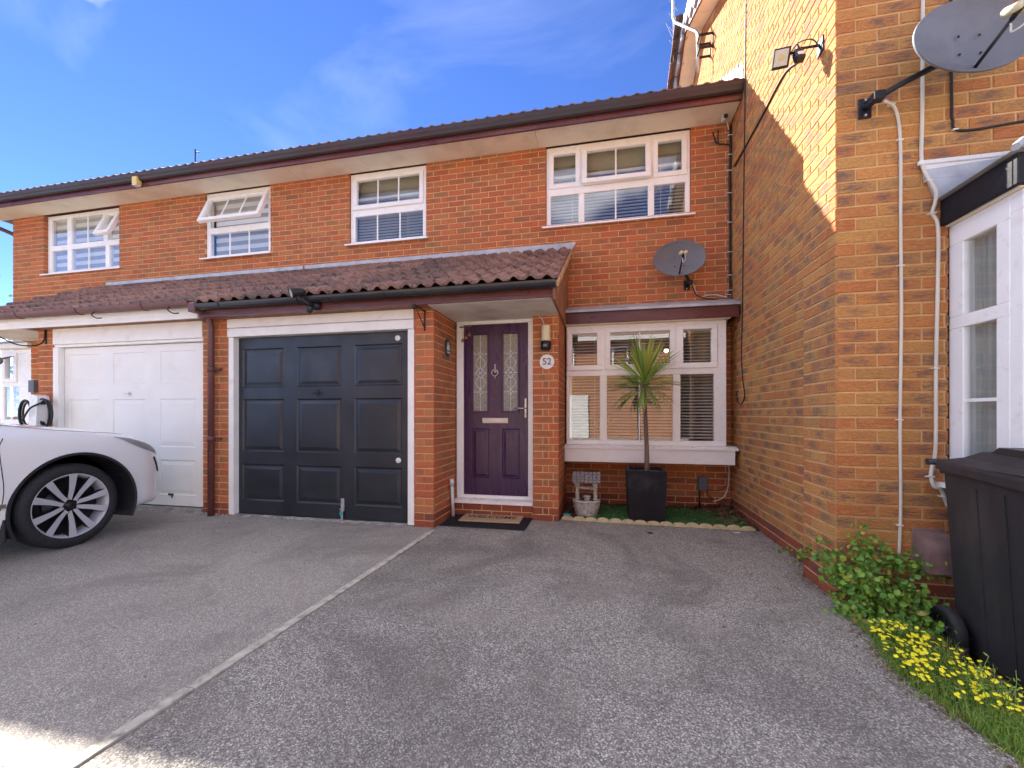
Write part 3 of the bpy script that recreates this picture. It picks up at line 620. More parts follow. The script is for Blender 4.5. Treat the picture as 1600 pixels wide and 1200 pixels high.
# bay window
BX = -1.928
bw = window(h, at(BX, -.27), 1.801, .77, 2.205, lights(BX, [(-1.900, -1.520, 1.685, 2.152, 1, 0, 0, 0), (-1.448, -.690, 1.685, 2.152, 1, 1, 0, 0), (-.628, -.243, 1.685, 2.152, 1, 0, 0, 0),
     (-1.894, -1.528, .828, 1.597, 0, 0, 0, 0), (-1.445, -.697, .828, 1.597, 0, 1, 0, 0), (-.615, -.254, .828, 1.597, 0, 0, 0, 0)]), sill=False, name='bay_window')
s = MB(); s.box(-1.925, -1.87, -.199, -.004, .77, 2.205, .004); s.box(-.18, -.128, -.199, -.004, .77, 2.205, .004); s.build('return_frame', 'upvc', bw)
s = MB(); s.poly_prism([(-.004, .768), (-.268, .768), (-.352, .750), (-.352, .728), (-.004, .728)], -1.945, -.022, 'x'); s.build('sill', 'upvc', bw)
s = MB(); s.box(-1.945, -.052, -.335, -.003, .567, .727, .004); s.build('apron', 'upvc', bw)
s = MB(); s.box(-1.94, -.10, -.34, -.004, 2.206, 2.222, .002); s.build('head_soffit', 'soffit_paint', bw)
s = MB(); s.box(-1.944, -.018, -.362, -.336, 2.215, 2.352, .004); s.box(-.044, -.0185, -.335, -.004, 2.215, 2.352, .004); s.build('fascia', 'brown_timber', bw)
s = MB(); n = 22
for i in range(n):
    xa, xb = -1.946+1.936*i/n, -1.946+1.936*(i+1)/n; j = random.uniform(-.003, .003)
    s.poly_prism([(-.004, 2.353), (-.385, 2.353), (-.392+j, 2.346), (-.392+j, 2.368), (-.375, 2.380+j), (-.004, 2.508)], xa, xb, 'x')
s.build('lead_roof', 'lead', bw)
s = MB(); s.box(-1.9, -.15, -.336, -.004, 2.223, 2.35); s.build('roof_core', 'brown_timber', bw)
slats(bw, ID, -1.87, -.20, .84, 2.10, .0365, .033, 22, -.13)
# garage
gd = panelled(h, at(0, -1.42), -5.535, -3.428, .012, 1.992, .04, [(a, b, c, d) for a, b in ((-5.488, -4.944), (-4.781, -4.229), (-4.076, -3.522)) for c, d in ((.164, .577), (.717, 1.306), (1.436, 1.872))], 'garage_navy', 'garage_door')
m = MB(); m.box(-4.535, -4.495, -1.432, -1.42, 1.33, 1.40, .004); m.tube([(-4.515, -1.43, 1.365), (-4.515, -1.46, 1.365)], .008); m.box(-4.55, -4.48, -1.468, -1.455, 1.357, 1.373, .004); m.build('handle', 'dark_metal', gd)
for x, z in ((-3.571, 1.925), (-3.563, .656)):
    m = MB(); m.lathe([(0, .012), (.024, .012), (.029, .006), (.029, 0)], Matrix.Translation((x, -1.4205, z)) @ Matrix.Rotation(R(90), 4, 'X')); m.lathe([(0, .018), (.008, .018), (.009, .012)], Matrix.Translation((x, -1.4205, z)) @ Matrix.Rotation(R(90), 4, 'X')); m.build('deadlock', 'ceramic_white', gd)
m = MB(); m.box(-4.225, -4.185, -1.44, -1.42, .10, .235, .005); m.box(-4.218, -4.192, -1.452, -1.44, .0, .17, .004); m.box(-4.232, -4.178, -1.449, -1.4405, .115, .13, .003); m.build('floor_bolt', 'steel', gd)
m = MB(); m.box(-4.222, -4.188, -1.468, -1.453, .06, .105, .006); m.build('padlock', 'turquoise', gd)
for a, b in ((-5.604, -5.538), (-3.426, -3.357)): gf = MB(); gf.box(a, b, -1.492, -1.40, .01, 1.998, .004); gf.build('garage_jamb', 'white_timber', h)
for z0, z1 in ((2.0, 2.098), (2.101, 2.205)):
    m = MB(); m.poly_prism([(-1.478, z0), (-1.506, z0), (-1.506, z1-.012), (-1.496, z1-.002), (-1.478, z1-.002)], -5.606, -3.357, 'x'); m.build('cladding_board', 'white_timber', h)
MB().box(-5.6, -3.36, -1.478, -1.38, 2.0, 2.2).build('lintel', 'white_timber', h)
MB().box(-5.6, -3.36, -1.36, -1.30, 0, 2.2).build('garage_back', 'dark_metal', h)
# front door
DX0, DX1 = -3.129, -2.228
f = MB(); f.holes(DX0, DX1, .185, 2.196, -.87, -.80, [(-3.045, -2.298, .225, 2.150)], .006); df = f.build('door_frame', 'upvc', h)
f = MB(); f.poly_prism([(-.80, .184), (-.955, .178), (-.955, .143), (-.80, .143)], DX0, -2.20, 'x'); f.build('door_sill', 'upvc', df)
dl = panelled(h, at(0, -.855), -3.040, -2.303, .228, 2.146, .045, [(-2.940, -2.745, .418, .975), (-2.592, -2.397, .418, .975), (-2.937, -2.758, 1.166, 2.038), (-2.587, -2.408, 1.166, 2.038)], 'door_purple', 'front_door', depth=.012, rim=.010, bevel=.030, raise_=.008)
for o in [o for o in bpy.data.objects if o.parent == dl and max(v.co.z for v in o.data.vertices) > 1.5]: bpy.data.objects.remove(o)
for a, b in ((-2.937, -2.758), (-2.587, -2.408)):
    c, d = 1.166, 2.038; m = MB(); m.holes(a-.014, b+.014, c-.014, d+.014, -.862, -.8551, [(a+.008, b-.008, c+.008, d-.008)], .003); bd = m.build('pane_bead', 'door_purple', dl)
    m = MB(); m.box(a+.001, b-.001, -.850, -.842, c+.001, d-.001); pn = m.build('pane', 'obscure_glass', dl)
    k = MB(); cx_ = (a+b)/2; yy = -.8525; r = .0028; zc = (c+d)/2; q = lambda x, z: (x, yy, z)
    k.tube([q(cx_, c+.008), q(cx_, zc-.05)], r, 5); k.tube([q(cx_, zc+.05), q(cx_, d-.008)], r, 5)
    zt, zb = zc+.215, zc-.215
    for z in (zt, zb, zc): k.tube([q(a+.008, z), q(b-.008, z)], r*.8, 5) if z == zc else (k.tube([q(a+.008, z), q(cx_-.018, z)], r, 5), k.tube([q(cx_+.018, z), q(b-.008, z)], r, 5))
    dia = lambda x, z, w_, h_: [k.tube([q(x-w_, z), q(x, z+h_)], r, 5), k.tube([q(x, z+h_), q(x+w_, z)], r, 5), k.tube([q(x+w_, z), q(x, z-h_)], r, 5), k.tube([q(x, z-h_), q(x-w_, z)], r, 5)]
    dia(cx_, zt, .02, .035); dia(cx_, zb, .02, .035); dia(cx_, zc, .058, .062)
    k.tube([q(cx_-.029, zc+.031), q(cx_+.029, zc-.031)], r, 5); k.tube([q(cx_+.029, zc+.031), q(cx_-.029, zc-.031)], r, 5)
    for sg in (-1, 1):
        for (za, zb_) in ((zt-.03, zc+.03), (zc-.03, zb+.03)):
            k.tube([q(cx_+sg*.055*sin(pi*t/12), za+(zb_-za)*t/12) for t in range(13)], r*.9, 5, False)
    k.build('leading', 'ceramic_white', pn)
    k = MB()
    for ox, oz in ((0, .031), (0, -.031), (-.029, 0), (.029, 0)): k.poly_prism([(cx_+ox-.02, zc+oz), (cx_+ox, zc+oz-.021), (cx_+ox+.02, zc+oz), (cx_+ox, zc+oz+.021)], -.853, -.8505, 'y')
    for z in (zt, zb): k.poly_prism([(cx_-.012, z), (cx_, z-.022), (cx_+.012, z), (cx_, z+.022)], -.853, -.8505, 'y')
    k.build('bevelled_glass', 'dish_grey', pn)
m = MB(); m.box(-2.823, -2.524, -.868, -.856, 1.034, 1.094, .006); m.box(-2.80, -2.547, -.873, -.868, 1.046, 1.082, .004); m.build('letterbox', 'satin_brass', dl)
m = MB(); m.box(-2.340, -2.312, -.872, -.856, 1.095, 1.315, .006); m.tube([(-2.326, -.872, 1.20), (-2.326, -.905, 1.20), (-2.345, -.912, 1.20), (-2.44, -.912, 1.20)], .009); m.lathe([(0, .006), (.009, .006), (.010, 0)], Matrix.Translation((-2.326, -.872, 1.135)) @ Matrix.Rotation(R(90), 4, 'X')); m.build('handle', 'steel', dl)
m = MB(); K = Matrix.Translation((-2.674, -.862, 1.60))
m.tube([K @ Vector((.036*sin(a*pi/8), -.012, .036*cos(a*pi/8))) for a in range(17)], .006, 6, False); m.box(-2.680, -2.668, -.868, -.856, 1.63, 1.70, .003); m.box(-2.679, -2.669, -.864, -.856, 1.535, 1.565, .003); m.lathe([(0, .02), (.014, .018), (.018, .01), (.018, 0)], K @ Matrix.Rotation(R(90), 4, 'X') @ Matrix.Translation((0, .012, -.006)), 12); m.build('knocker', 'steel', dl)
# downpipe between the houses
m = MB(); m.tube([(-5.782, -1.60, 2.29), (-5.782, -1.57, 2.2), (-5.782, -1.545, 2.12), (-5.782, -1.545, .0)], .034, 12)
for z in (2.24, 1.64, .86): m.tube([(-5.782, -1.545, z-.03), (-5.782, -1.545, z+.03)], .041, 12); m.box(-5.76, -5.68, -1.535, -1.495, z-.012, z+.012, .004)
m.build('downpipe', 'brown_plastic', h)
m = MB(); m.box(-5.835, -5.74, -1.78, -1.64, 2.23, 2.33, .01); m.build('gutter_outlet', 'brown_plastic', h)

# ============================================================ left house
h2 = empty('terraced_house', (-8.8, 0, 0), 'left terraced house with the battered white garage door and brown gutter', 'house')
mo = MB(); bk = Bricks(); X0 = -11.76; shell(mo, X0+.02, -5.87)
HB = [(L(-11.02), L(-9.33), 3.565, 4.7), (L(-7.60), L(-6.40), 3.565, 4.7), (L(-9.35), 6, -1, 2.9)]
wall_with_bricks(mo, bk, (X0, 0), 0, 5.9, -.16, 4.615, HB, own0=0, base_mat='brick_engineering', base_rows=2)
wall_with_bricks(mo, bk, (X0, 6.9), HN, 6.9, -.16, 4.615, own1=1, base_mat='brick_engineering', base_rows=2)
wall_with_bricks(mo, bk, (-8.50, -1.49), 0, .255, -.16, 2.215, own1=0, **PK)
wall_with_bricks(mo, bk, (-8.245, -1.49), HP, .2, -.16, 2.215, own0=1, **PK)
wall_with_bricks(mo, bk, (-9.55, -.98), 0, .5, -.16, 2.215, **PK)
mo.box(-8.49, -8.26, -1.38, -.2, 0, 2.2); mo.box(-10.2, -6, -.12, -.02, 0, 2.2)
wall2 = mo.build('wall', 'mortar', h2); bk.build(wall2, 300)
interior(h2, X0+.12, -5.88)
eaves(h2, X0, -5.862, [-9.4, -7.1], .33)
pr2 = leanto(h2, -9.66, -5.83, 'brown_plastic', 'white_timber', gr=.062, gz=2.352, left_verge=True)
MB().box(-9.62, -8.5, -1.64, -.96, 2.186, 2.197).build('soffit', 'porch_soffit', pr2)
w3 = window(h2, at(-7.598, .03), 1.196, 3.585, 4.60, lights(-7.598, [(-7.53, -6.468, 4.06, 4.535, 1, 2, 0, 24), (-7.53, -6.462, 3.625, 3.965, 0, 2, 0, 0)]))
w4 = window(h2, at(-11.018, .06), 1.686, 3.585, 4.60, lights(-11.018, [(-10.93, -10.575, 4.08, 4.535, 0, 0, 0, 0), (-10.475, -9.76, 4.08, 4.535, 0, 1, 0, 0), (-9.665, -9.385, 4.08, 4.535, 1, 0, 0, 24),
     (-10.93, -10.57, 3.625, 3.99, 0, 0, 0, 0), (-10.475, -9.715, 3.625, 3.99, 0, 1, 0, 0), (-9.63, -9.385, 3.625, 3.99, 0, 0, 0, 0)]))
for wv, a, b in ((w3, -7.52, -6.46), (w4, -10.92, -9.39)):
    s = MB(); t = MB(); z = 3.60
    k = 0
    while z < 4.54: (s if k % 2 == 0 else t).box(a, b, .125+.002*(k % 2), .129, z, z+.066); z += .066; k += 1
    s.build('blind', 'blind_white', wv); t.build('blind_band', 'blind_sheer', wv)
gd2 = panelled(h2, at(0, -1.43), -8.15, -5.985, .06, 1.968, .04, [(a, b, c, d) for a, b in ((-8.075, -7.585), (-7.363, -6.868), (-6.643, -6.12)) for c, d in ((.185, .595), (.75, 1.318), (1.512, 1.885))], 'garage_white', 'garage_door', depth=.007, rim=.007, bevel=.05, raise_=.005)
m = MB(); m.box(-7.12, -7.08, -1.438, -1.43, 1.36, 1.41, .004); m.tube([(-7.1, -1.437, 1.385), (-7.1, -1.47, 1.385)], .007); m.box(-7.13, -7.07, -1.478, -1.468, 1.378, 1.392, .003); m.build('handle', 'steel', gd2)
m = MB(); m.box(-6.52, -6.44, -1.436, -1.43, .175, .20, .003); m.box(-6.47, -6.455, -1.44, -1.43, .15, .175, .002); m.build('broken_lock', 'dark_metal', gd2)
m = MB(); m.box(-8.244, -8.155, -1.495, -1.38, 0, 1.975, .004); m.build('garage_jamb', 'white_timber', h2); m = MB(); m.box(-8.244, -5.958, -1.480, -1.38, 1.976, 2.008, .004); m.build('garage_frame', 'white_timber', h2)
m = MB(); m.box(-8.244, -5.958, -1.498, -1.40, 2.01, 2.22, .004); m.build('garage_header', 'white_timber', h2)
MB().box(-8.24, -5.96, -1.36, -1.30, 0, 2.2).build('garage_back', 'dark_metal', h2)
w5 = window(h2, at(-10.22, -.95), .68, 1.0, 2.085, [(.075, .33, 1.62, 2.02, 1, 0, 0, 0), (.075, .38, 1.06, 1.54, 0, 0, 0, 0)], sill=False)
s = MB(); s.box(-10.24, -9.535, -.99, -.93, .82, 1.0, .004); s.build('apron', 'upvc', w5)
s = MB(); s.box(-10.6, -9.53, -1.03, -.93, 2.09, 2.165, .004); s.build('head_board', 'white_timber', w5)
s = MB(); s.box(-10.62, -9.54, -1.07, -.8, 2.168, 2.19, .004); s.build('lead_roof', 'lead', w5)
s = MB(); z = 1.0
while z < 2.05: s.box(-10.18, -9.56, -.80, -.795, z, z+.06); z += .12
s.build('blind', 'blind_white', w5); MB().box(-10.2, -9.55, -.6, -.58, .2, 2.08).build('room_back', 'interior_wall', w5); MB().box(-10.2, -9.55, -.79, -.785, .8, 2.08).build('lining', 'interior_wall', w5)
s = MB(); s.box(-10.22, -9.55, -.96, -.6, 0, .82); s.build('window_base', 'brown_timber', w5)
m = MB(); m.tube([(-12.02, -.42, 4.66), (-12.02, -.40, 4.52), (-11.82, .05, 4.36), (-11.80, .12, 4.28), (-11.80, .12, .1)], .034, 10); m.build('downpipe', 'brown_plastic', h2)
for x in (-9.0, -7.05, -5.98):
    m = MB(); m.tube(curve_pts([(x-.13, -1.70, 2.33), (x-.10, -1.79, 2.27), (x-.02, -1.80, 2.22), (x+.06, -1.80, 2.215)]), .007, 6); m.build('gutter_strap', 'cable_black', pr2)

# ============================================================ right house
h3 = empty('brick_house', (1.5, -1, 0), 'tall brick house on the right with the sunlit gable side wall', 'house')
mo = MB(); bk = Bricks()
rz = lambda y: 7.05-.5*abs(y-1.5)
s0 = lambda y: 5.6-y
wall_with_bricks(mo, bk, (0, 5.6), HN, 5.6+2.09, -.16, 7.05, top=lambda s: rz(5.6-s)-.02, poly=[(0, -.16), (7.69, -.16), (7.69, rz(-2.09)), (4.1, 7.05), (0, rz(5.6))], mat='brick_rustic', **PK)
wall_with_bricks(mo, bk, (-.105, -2.09), HN, .427, -.16, 5.0, own1=0, mat='brick_rustic', **PK)
wall_with_bricks(mo, bk, (-.105, -2.517), 0, 4.5, -.16, 4.9, [(.575, 3.2, .62, 2.4)], own0=1, mat='brick_rustic', **PK)
mo.box(-.095, .0, -2.42, -2.10, -.16, 4.98); mo.box(4.38, 4.48, -2.42, 5.5, 0, 4.9); mo.box(.1, 4.4, 5.4, 5.5, 0, 5.0)
mo.box(.1, 4.38, -2.41, 5.4, 4.7, 4.8); mo.box(.1, 4.38, -2.41, 5.4, 2.45, 2.6); mo.box(.1, 4.38, -2.41, 5.4, -.1, .1)
wall3 = mo.build('wall', 'mortar', h3); bk.build(wall3, 300)
s = MB(); s.box(-.14, .6, -2.60, -2.50, -.16, -.012, .01); s.box(.6, 4.4, -2.60, -2.50, -.16, -.012, .01); s.build('footing', 'concrete', h3)
# roof with overhanging verge towards the left
s = MB()
for sg, ya, yb in ((-1, -3.0, 1.5), (1, 1.5, 6.0)):
    s.poly_prism([(ya, rz(ya)+.012), (yb, rz(yb)+.012), (yb, rz(yb)+.14), (ya, rz(ya)+.14)], -.235, 4.7, 'x')
rf3 = s.build('roof', 'brown_timber', h3)
for ya, yb in ((-3.0, 1.5), (1.5, 6.0)):
    s = MB(); s.poly_prism([(ya, rz(ya)-.004), (yb, rz(yb)-.004), (yb, rz(yb)+.010), (ya, rz(ya)+.010)], -.235, -.003, 'x'); s.build('soffit', 'soffit_paint', rf3)
    s = MB(); s.poly_prism([(ya, rz(ya)-.02), (yb, rz(yb)-.02), (yb, rz(yb)+.145), (ya, rz(ya)+.145)], -.262, -.236, 'x'); s.build('bargeboard', 'brown_timber', rf3)
for ya, sgn in ((-3.02, 1), (6.02, -1)):
    base = Matrix.Translation((0, ya, rz(ya)+.16)) if sgn == 1 else Matrix.Translation((4.7-.29, ya, rz(ya)+.16)) @ Matrix.Rotation(pi, 4, 'Z')
    V, F = [], []
    for r in range(17):
        for i in range(17):
            mw = base @ Matrix.Rotation(math.atan(.5), 4, 'X') @ Matrix.Translation((-.29+i*.30, r*.30, 0))
            o = len(V); V += [tuple(mw @ v.co) for v in TILES[(r+i) % 5].vertices]; F += [tuple(q+o for q in p.vertices) for p in TILES[0].polygons]
    me = bpy.data.meshes.new('roof_tiling'); me.from_pydata(V, [], F); me.materials.append(M['roof_tile']); tag(link(bpy.data.objects.new('roof_tiling', me), rf3), kind='stuff')
s = MB(); y = -2.9
while y < 1.45: s.box(-.30, -.2, y, y+.27, rz(y)+.13, rz(y+.27)+.17, .01, None); y += .3
y = 1.55
while y < 5.8: s.box(-.30, -.2, y, y+.27, rz(y+.27)+.11, rz(y)+.15, .01, None); y += .3
s.build('verge_cap', 'lead', rf3)
# stepped lead flashing where the terrace roof meets the wall
s = MB(); y = -.46
while y < 3.2:
    z = 4.80+(y+.46)*.553; s.poly_prism([(y, z-.06), (y+.20, z+.05), (y+.20, z+.20), (y+.05, z+.20)], -.008-.003*(int(y*10) % 2), -.001, 'x'); y += .14
s.build('step_flashing', 'lead', h3)
# side and front bay window
bxf = Matrix.Translation((.475, -2.51, 0)) @ Matrix.Rotation(HN, 4, 'Z')
b3 = window(h3, bxf, .375, .74, 2.215, [(.10, .30, .80, 1.62, 0, 0, 1, 0), (.10, .30, 1.69, 2.10, 0, 0, 0, 0)], sill=False)
s = MB(); s.holes(.475, 3.1, .74, 2.215, -2.955, -2.886, [(.60, 1.7, .8, 2.12), (1.78, 3.0, .8, 2.12)], .004); s.build('front_frame', 'upvc', b3)
s = MB(); s.box(.6, 1.7, -2.92, -2.91, .8, 2.12); s.box(1.78, 3.0, -2.92, -2.91, .8, 2.12); s.build('pane', 'window_glass', b3)
s = MB(); s.poly_prism([(.476, -2.50), (.40, -2.50), (.40, -3.0), (3.15, -3.0), (3.15, -2.50)], .715, .739, 'z'); s.build('sill', 'upvc', b3)
s = MB(); s.box(.47, 3.1, -2.93, -2.50, .60, .714, .004); s.build('apron', 'upvc', b3)
s = MB(); s.box(.425, 3.15, -2.99, -2.965, 2.222, 2.37, .004); s.box(.425, .450, -2.964, -2.52, 2.222, 2.37, .004); s.build('fascia', 'planter_black', b3)
s = MB(); s.box(.451, 3.14, -2.964, -2.52, 2.216, 2.226); s.build('head_soffit', 'soffit_paint', b3)
s = MB(); A, B, C_, D_ = (.395, -2.519, 2.375), (.395, -3.02, 2.375), (.78, -2.519, 2.60), (.80, -2.62, 2.62)
s.quad(A, B, D_, C_); s.quad(B, (3.18, -3.02, 2.375), (3.18, -2.62, 2.62), D_); s.quad(D_, (3.18, -2.62, 2.62), (3.18, -2.519, 2.62), C_); s.quad(A, B, (3.18, -3.02, 2.375), (3.18, -2.519, 2.375))
s.tube(curve_pts([(.39, -3.025, 2.378), (.50, -2.94, 2.46), (.66, -2.80, 2.56), (.82, -2.64, 2.645)]), .018, 6); s.box(.34, .86, -2.530, -2.5185, 2.50, 2.60, .003); s.poly_prism([(.335, 2.56), (.40, 2.37), (.86, 2.62), (.86, 2.60)], -2.529, -2.519, 'y')
s.build('lead_roof', 'lead', b3)
s = MB(); s.quad((.33, -2.532, 2.555), (.9, -2.532, 2.59), (.9, -2.532, 2.62), (.33, -2.532, 2.595)); s.box(.31, .9, -2.54, -2.52, 2.585, 2.612, .004); s.build('pointing', 'ceramic_white', b3)
n = 40; s = MB()
for i in range(n):
    t = i/n; t1 = (i+1)/n; f_ = lambda t: (.535+.014*sin(t*70), -2.43-.45*t)
    a, b = f_(t), f_(t1); s.quad((*a, .76), (*b, .76), (*b, 2.2), (*a, 2.2))
s.build('curtain', 'curtain', b3)
MB().box(.7, 3.1, -2.4, -2.38, .75, 2.2).build('room_back', 'interior_wall', b3)

# ============================================================ houses opposite (they show in the window glass and throw light back)
def opposite(x0, x1, yf, label, zt=4.9, white=False):
    r = empty('opposite_house', ((x0+x1)/2, yf, 0), label, 'house', 'houses across the road')
    m = MB(); m.box(x0, x1, yf-7, yf, -.1, zt); wl = m.build('wall', 'far_brick', r)
    m = MB(); m.poly_prism([(yf+.45, zt-.05), (yf-3.5, zt+2.0), (yf-7.45, zt-.05)], x0-.2, x1+.2, 'x'); m.build('roof', 'roof_tile', r)
    m = MB(); m.box(x0-.2, x1+.2, yf+.44, yf+.48, zt-.2, zt); m.build('fascia', 'white_timber', r)
    xs = x0+.8
    while xs+1.5 < x1:
        for z0, hh in ((.85, 1.25), (3.3, 1.15)):
            if white and z0 < 2: continue
            fr = MB(at(0, 0)); fr.holes(xs, xs+1.5, z0, z0+hh, yf+.001, yf+.06, [(xs+.07, xs+.70, z0+.07, z0+hh-.07), (xs+.80, xs+1.43, z0+.07, z0+hh-.07)]); f_ = fr.build('window', 'upvc', r)
            p = MB(); p.box(xs+.06, xs+1.44, yf+.004, yf+.02, z0+.06, z0+hh-.06); p.build('pane', 'window_glass', f_)
        xs += 2.6
    if white:
        m = MB(); m.box(x0+.5, x0+3, yf+.002, yf+.05, 0, 2.1); m.build('garage_door', 'garage_white', r)
    return r
opposite(-13, -5.5, -15.6, 'brick house across the road, seen in the glass of the bay window')
opposite(-5.2, 2.0, -16.2, 'brick house across the road with a white garage door, seen in the window glass', white=True)
opposite(3.0, 11, -15.4, 'brick house across the road on the right, seen in the bay window glass')

# ============================================================ things on and by the walls
def rotx(v, t=0): return Matrix.Translation(v) @ Matrix.Rotation(t, 4, 'Z') @ Matrix.Rotation(R(90), 4, 'X')   # local z -> -y
def satellite_dish(c, nrm, plate, label, tip=None):
    c, nrm, plate = Vector(c), Vector(nrm).normalized(), Vector(plate)
    r = empty('satellite_dish', plate, label, 'satellite dish')
    xa = Vector((0, 0, 1)).cross(nrm).normalized(); ya = nrm.cross(xa); Mx = Matrix((xa, ya, nrm)).transposed().to_4x4(); Mx.translation = c
    a, b = .29, .205; s = MB()
    S_ = Mx @ Matrix.Diagonal((a, b, 1, 1))
    prof = [(.0001, -.045), (.25, -.042), (.5, -.034), (.75, -.020), (.95, -.003), (.985, .002), (1.0, .001), (1.0, -.012), (.97, -.014), (.75, -.028), (.5, -.042), (.25, -.05), (.0001, -.053)]
    s.lathe(prof, S_, 48); s.build('reflector', 'dish_grey', r)
    s = MB()
    for px, py in ((-.05, .02), (.05, .02), (-.05, -.08), (.05, -.08)): s.lathe([(0, .006), (.006, .004), (.007, 0)], Mx @ Matrix.Translation((px, py, -.042+.01)), 8)
    s.build('bolt', 'dark_metal', r)
    base = Mx @ Vector((0, -b*.86, -.012)); lnb = Mx @ Vector((.01, -.02, .235)) if tip is None else Vector(tip)
    mid = base.lerp(lnb, .8); s = MB(); s.tube([base, mid], .009, 6); s.tube([mid, lnb], .012, 6); s.build('arm', 'dark_metal', r)
    d = (c-lnb).normalized(); q = d.to_track_quat('Z', 'Y').to_matrix().to_4x4()
    for sg in (-1, 1):
        k = Matrix.Translation(lnb+xa*.022*sg) @ q; s = MB(); s.lathe([(0, -.02), (.018, -.018), (.020, .02), (.023, .045), (.02, .055), (0, .058)], k, 14); s.build('receiver', 'lamp_cream', r)
    s = MB(); s.tube(curve_pts([lnb-d*.02, lnb+Vector((0, .0, -.07))+xa*.02, mid+Vector((0, 0, -.06)), mid+Vector((0, .02, -.01)), base+Vector((0, .0, .012))]), .0045, 6); s.build('lead_cable', 'cable_white', r)
    bk_ = c-nrm*.06; s = MB(); s.tube([bk_, bk_-nrm*.05], .035, 8); elbow = Vector((plate.x+.02, plate.y-.09, plate.z-.0)); s.tube([bk_-nrm*.04+Vector((0, 0, -.02)), elbow.lerp(bk_-nrm*.04, .3), elbow], .017, 8)
    s.box(plate.x-.035, plate.x+.035, plate.y-.008, plate.y, plate.z-.06, plate.z+.06, .003); s.tube([elbow, Vector((plate.x, plate.y-.005, plate.z))], .018, 8)
    s.box(elbow.x-.028, elbow.x+.028, elbow.y-.025, elbow.y+.025, elbow.z-.02, elbow.z+.03, .004); s.build('bracket', 'dark_metal', r)
    for zz in (-.045, .045): s = MB(); s.lathe([(0, .012), (.008, .01), (.009, 0)], rotx((plate.x, plate.y-.008, plate.z+zz)), 6, smooth=False); s.build('bolt', 'steel', r)
    return r
satellite_dish((-.625, -.26, 2.945), (-.02, -1, -.02), (-.50, -.001, 2.70), 'grey satellite dish on the brickwork between the upper window and the bay window')
satellite_dish((.415, -2.77, 3.125), (.10, -1, .06), (.045, -2.519, 2.965), 'big grey satellite dish at the top right corner of the photo', tip=(.445, -2.985, 3.06))
# cables
def cable(pts, r, mat, label, clips=0, n=6):
    c = empty('cable', pts[0], label, 'cable'); p = curve_pts(pts, n); s = MB(); s.tube(p, r, 8); s.build('sheath', mat, c)
    for i in range(clips):
        q = p[int((i+.5)*len(p)/clips)]; s = MB(); s.box(q.x-r*1.6, q.x+r*1.6, q.y-r*1.1, q.y+r, q.z-.004, q.z+.004, .001); s.box(q.x-r*2.6, q.x-r*1.4, q.y-r*1.6, q.y+r, q.z-.003, q.z+.003, .001); s.build('clip', 'ceramic_white', c)
    return c
cable([(.10, -2.60, 2.95), (.195, -2.535, 2.93), (.225, -2.525, 2.75), (.228, -2.524, 2.3), (.232, -2.523, 1.7), (.225, -2.524, 1.1), (.228, -2.524, .6), (.219, -2.524, .27)], .0085, 'cable_white', 'white cable dropping straight from the big dish down to the brambles', 5)
cable([(.345, -2.524, 4.2), (.338, -2.524, 3.5), (.335, -2.525, 2.9), (.330, -2.527, 2.62), (.352, -2.545, 2.50), (.385, -2.55, 2.42), (.392, -2.535, 2.36), (.384, -2.526, 2.30), (.412, -2.525, 2.22), (.411, -2.525, 1.9), (.402, -2.525, 1.4), (.40, -2.525, .95), (.378, -2.53, .82), (.362, -2.55, .765), (.372, -2.56, .715), (.41, -2.55, .70), (.44, -2.535, .64), (.46, -2.53, .60)], .0095, 'cable_white', 'cream cable bending round the right house bay roof and sill', 6)
cable([(.475, -2.522, 4.2), (.48, -2.522, 3.0), (.486, -2.522, 2.83), (.50, -2.522, 2.775), (.60, -2.522, 2.762), (.80, -2.522, 2.775), (1.4, -2.522, 2.80)], .007, 'cable_black', 'black cable turning right under the big satellite dish', 1)
cable([(-.018, -.03, 4.55), (-.020, -.03, 4.2), (-.030, -.03, 3.9), (-.024, -.03, 3.4), (-.026, -.03, 2.9), (-.022, -.03, 2.60), (-.05, -.04, 2.53)], .013, 'cable_black', 'thick black cable bundle running down the inner corner beside the upper window', 9)
cable([(-.007, -.54, 6.0), (-.007, -.515, 4.7), (-.007, -.47, 3.6), (-.007, -.43, 2.4), (-.007, -.39, 1.8), (-.007, -.44, 1.5), (-.007, -.50, 1.34), (-.007, -.41, 1.26), (-.007, -.28, 1.27), (-.007, -.22, 1.36), (-.007, -.26, 1.40)], .006, 'cable_black', 'thin dark cable hanging down the side wall and ending in a hook')
cable([(-.012, -.15, 3.99), (-.007, -.45, 3.99), (-.007, -1.0, 3.98), (-.007, -1.5, 3.98), (-.007, -1.80, 3.86)], .009, 'cable_black', 'black cable slanting across the sunlit side wall to the floodlight')
cable([(-.44, -.07, 2.69), (-.40, -.03, 2.60), (-.35, -.02, 2.545), (-.26, -.02, 2.56), (-.16, -.02, 2.555), (-.06, -.04, 2.515)], .007, 'cable_white', 'cream cable looping from the small dish to the bay roof')
cable([(-.45, -.07, 2.68), (-.40, -.03, 2.58), (-.32, -.03, 2.53), (-.22, -.05, 2.50), (-.16, -.08, 2.495)], .006, 'cable_black', 'black cable sagging from the small dish onto the bay roof')
cable([(-.105, -.20, .56), (-.055, -.10, .53), (-.058, -.08, .30), (-.10, -.09, .18), (-.17, -.12, .135), (-.235, -.14, .12)], .007, 'cable_white', 'white cable drooping under the bay window into the dead leaves')
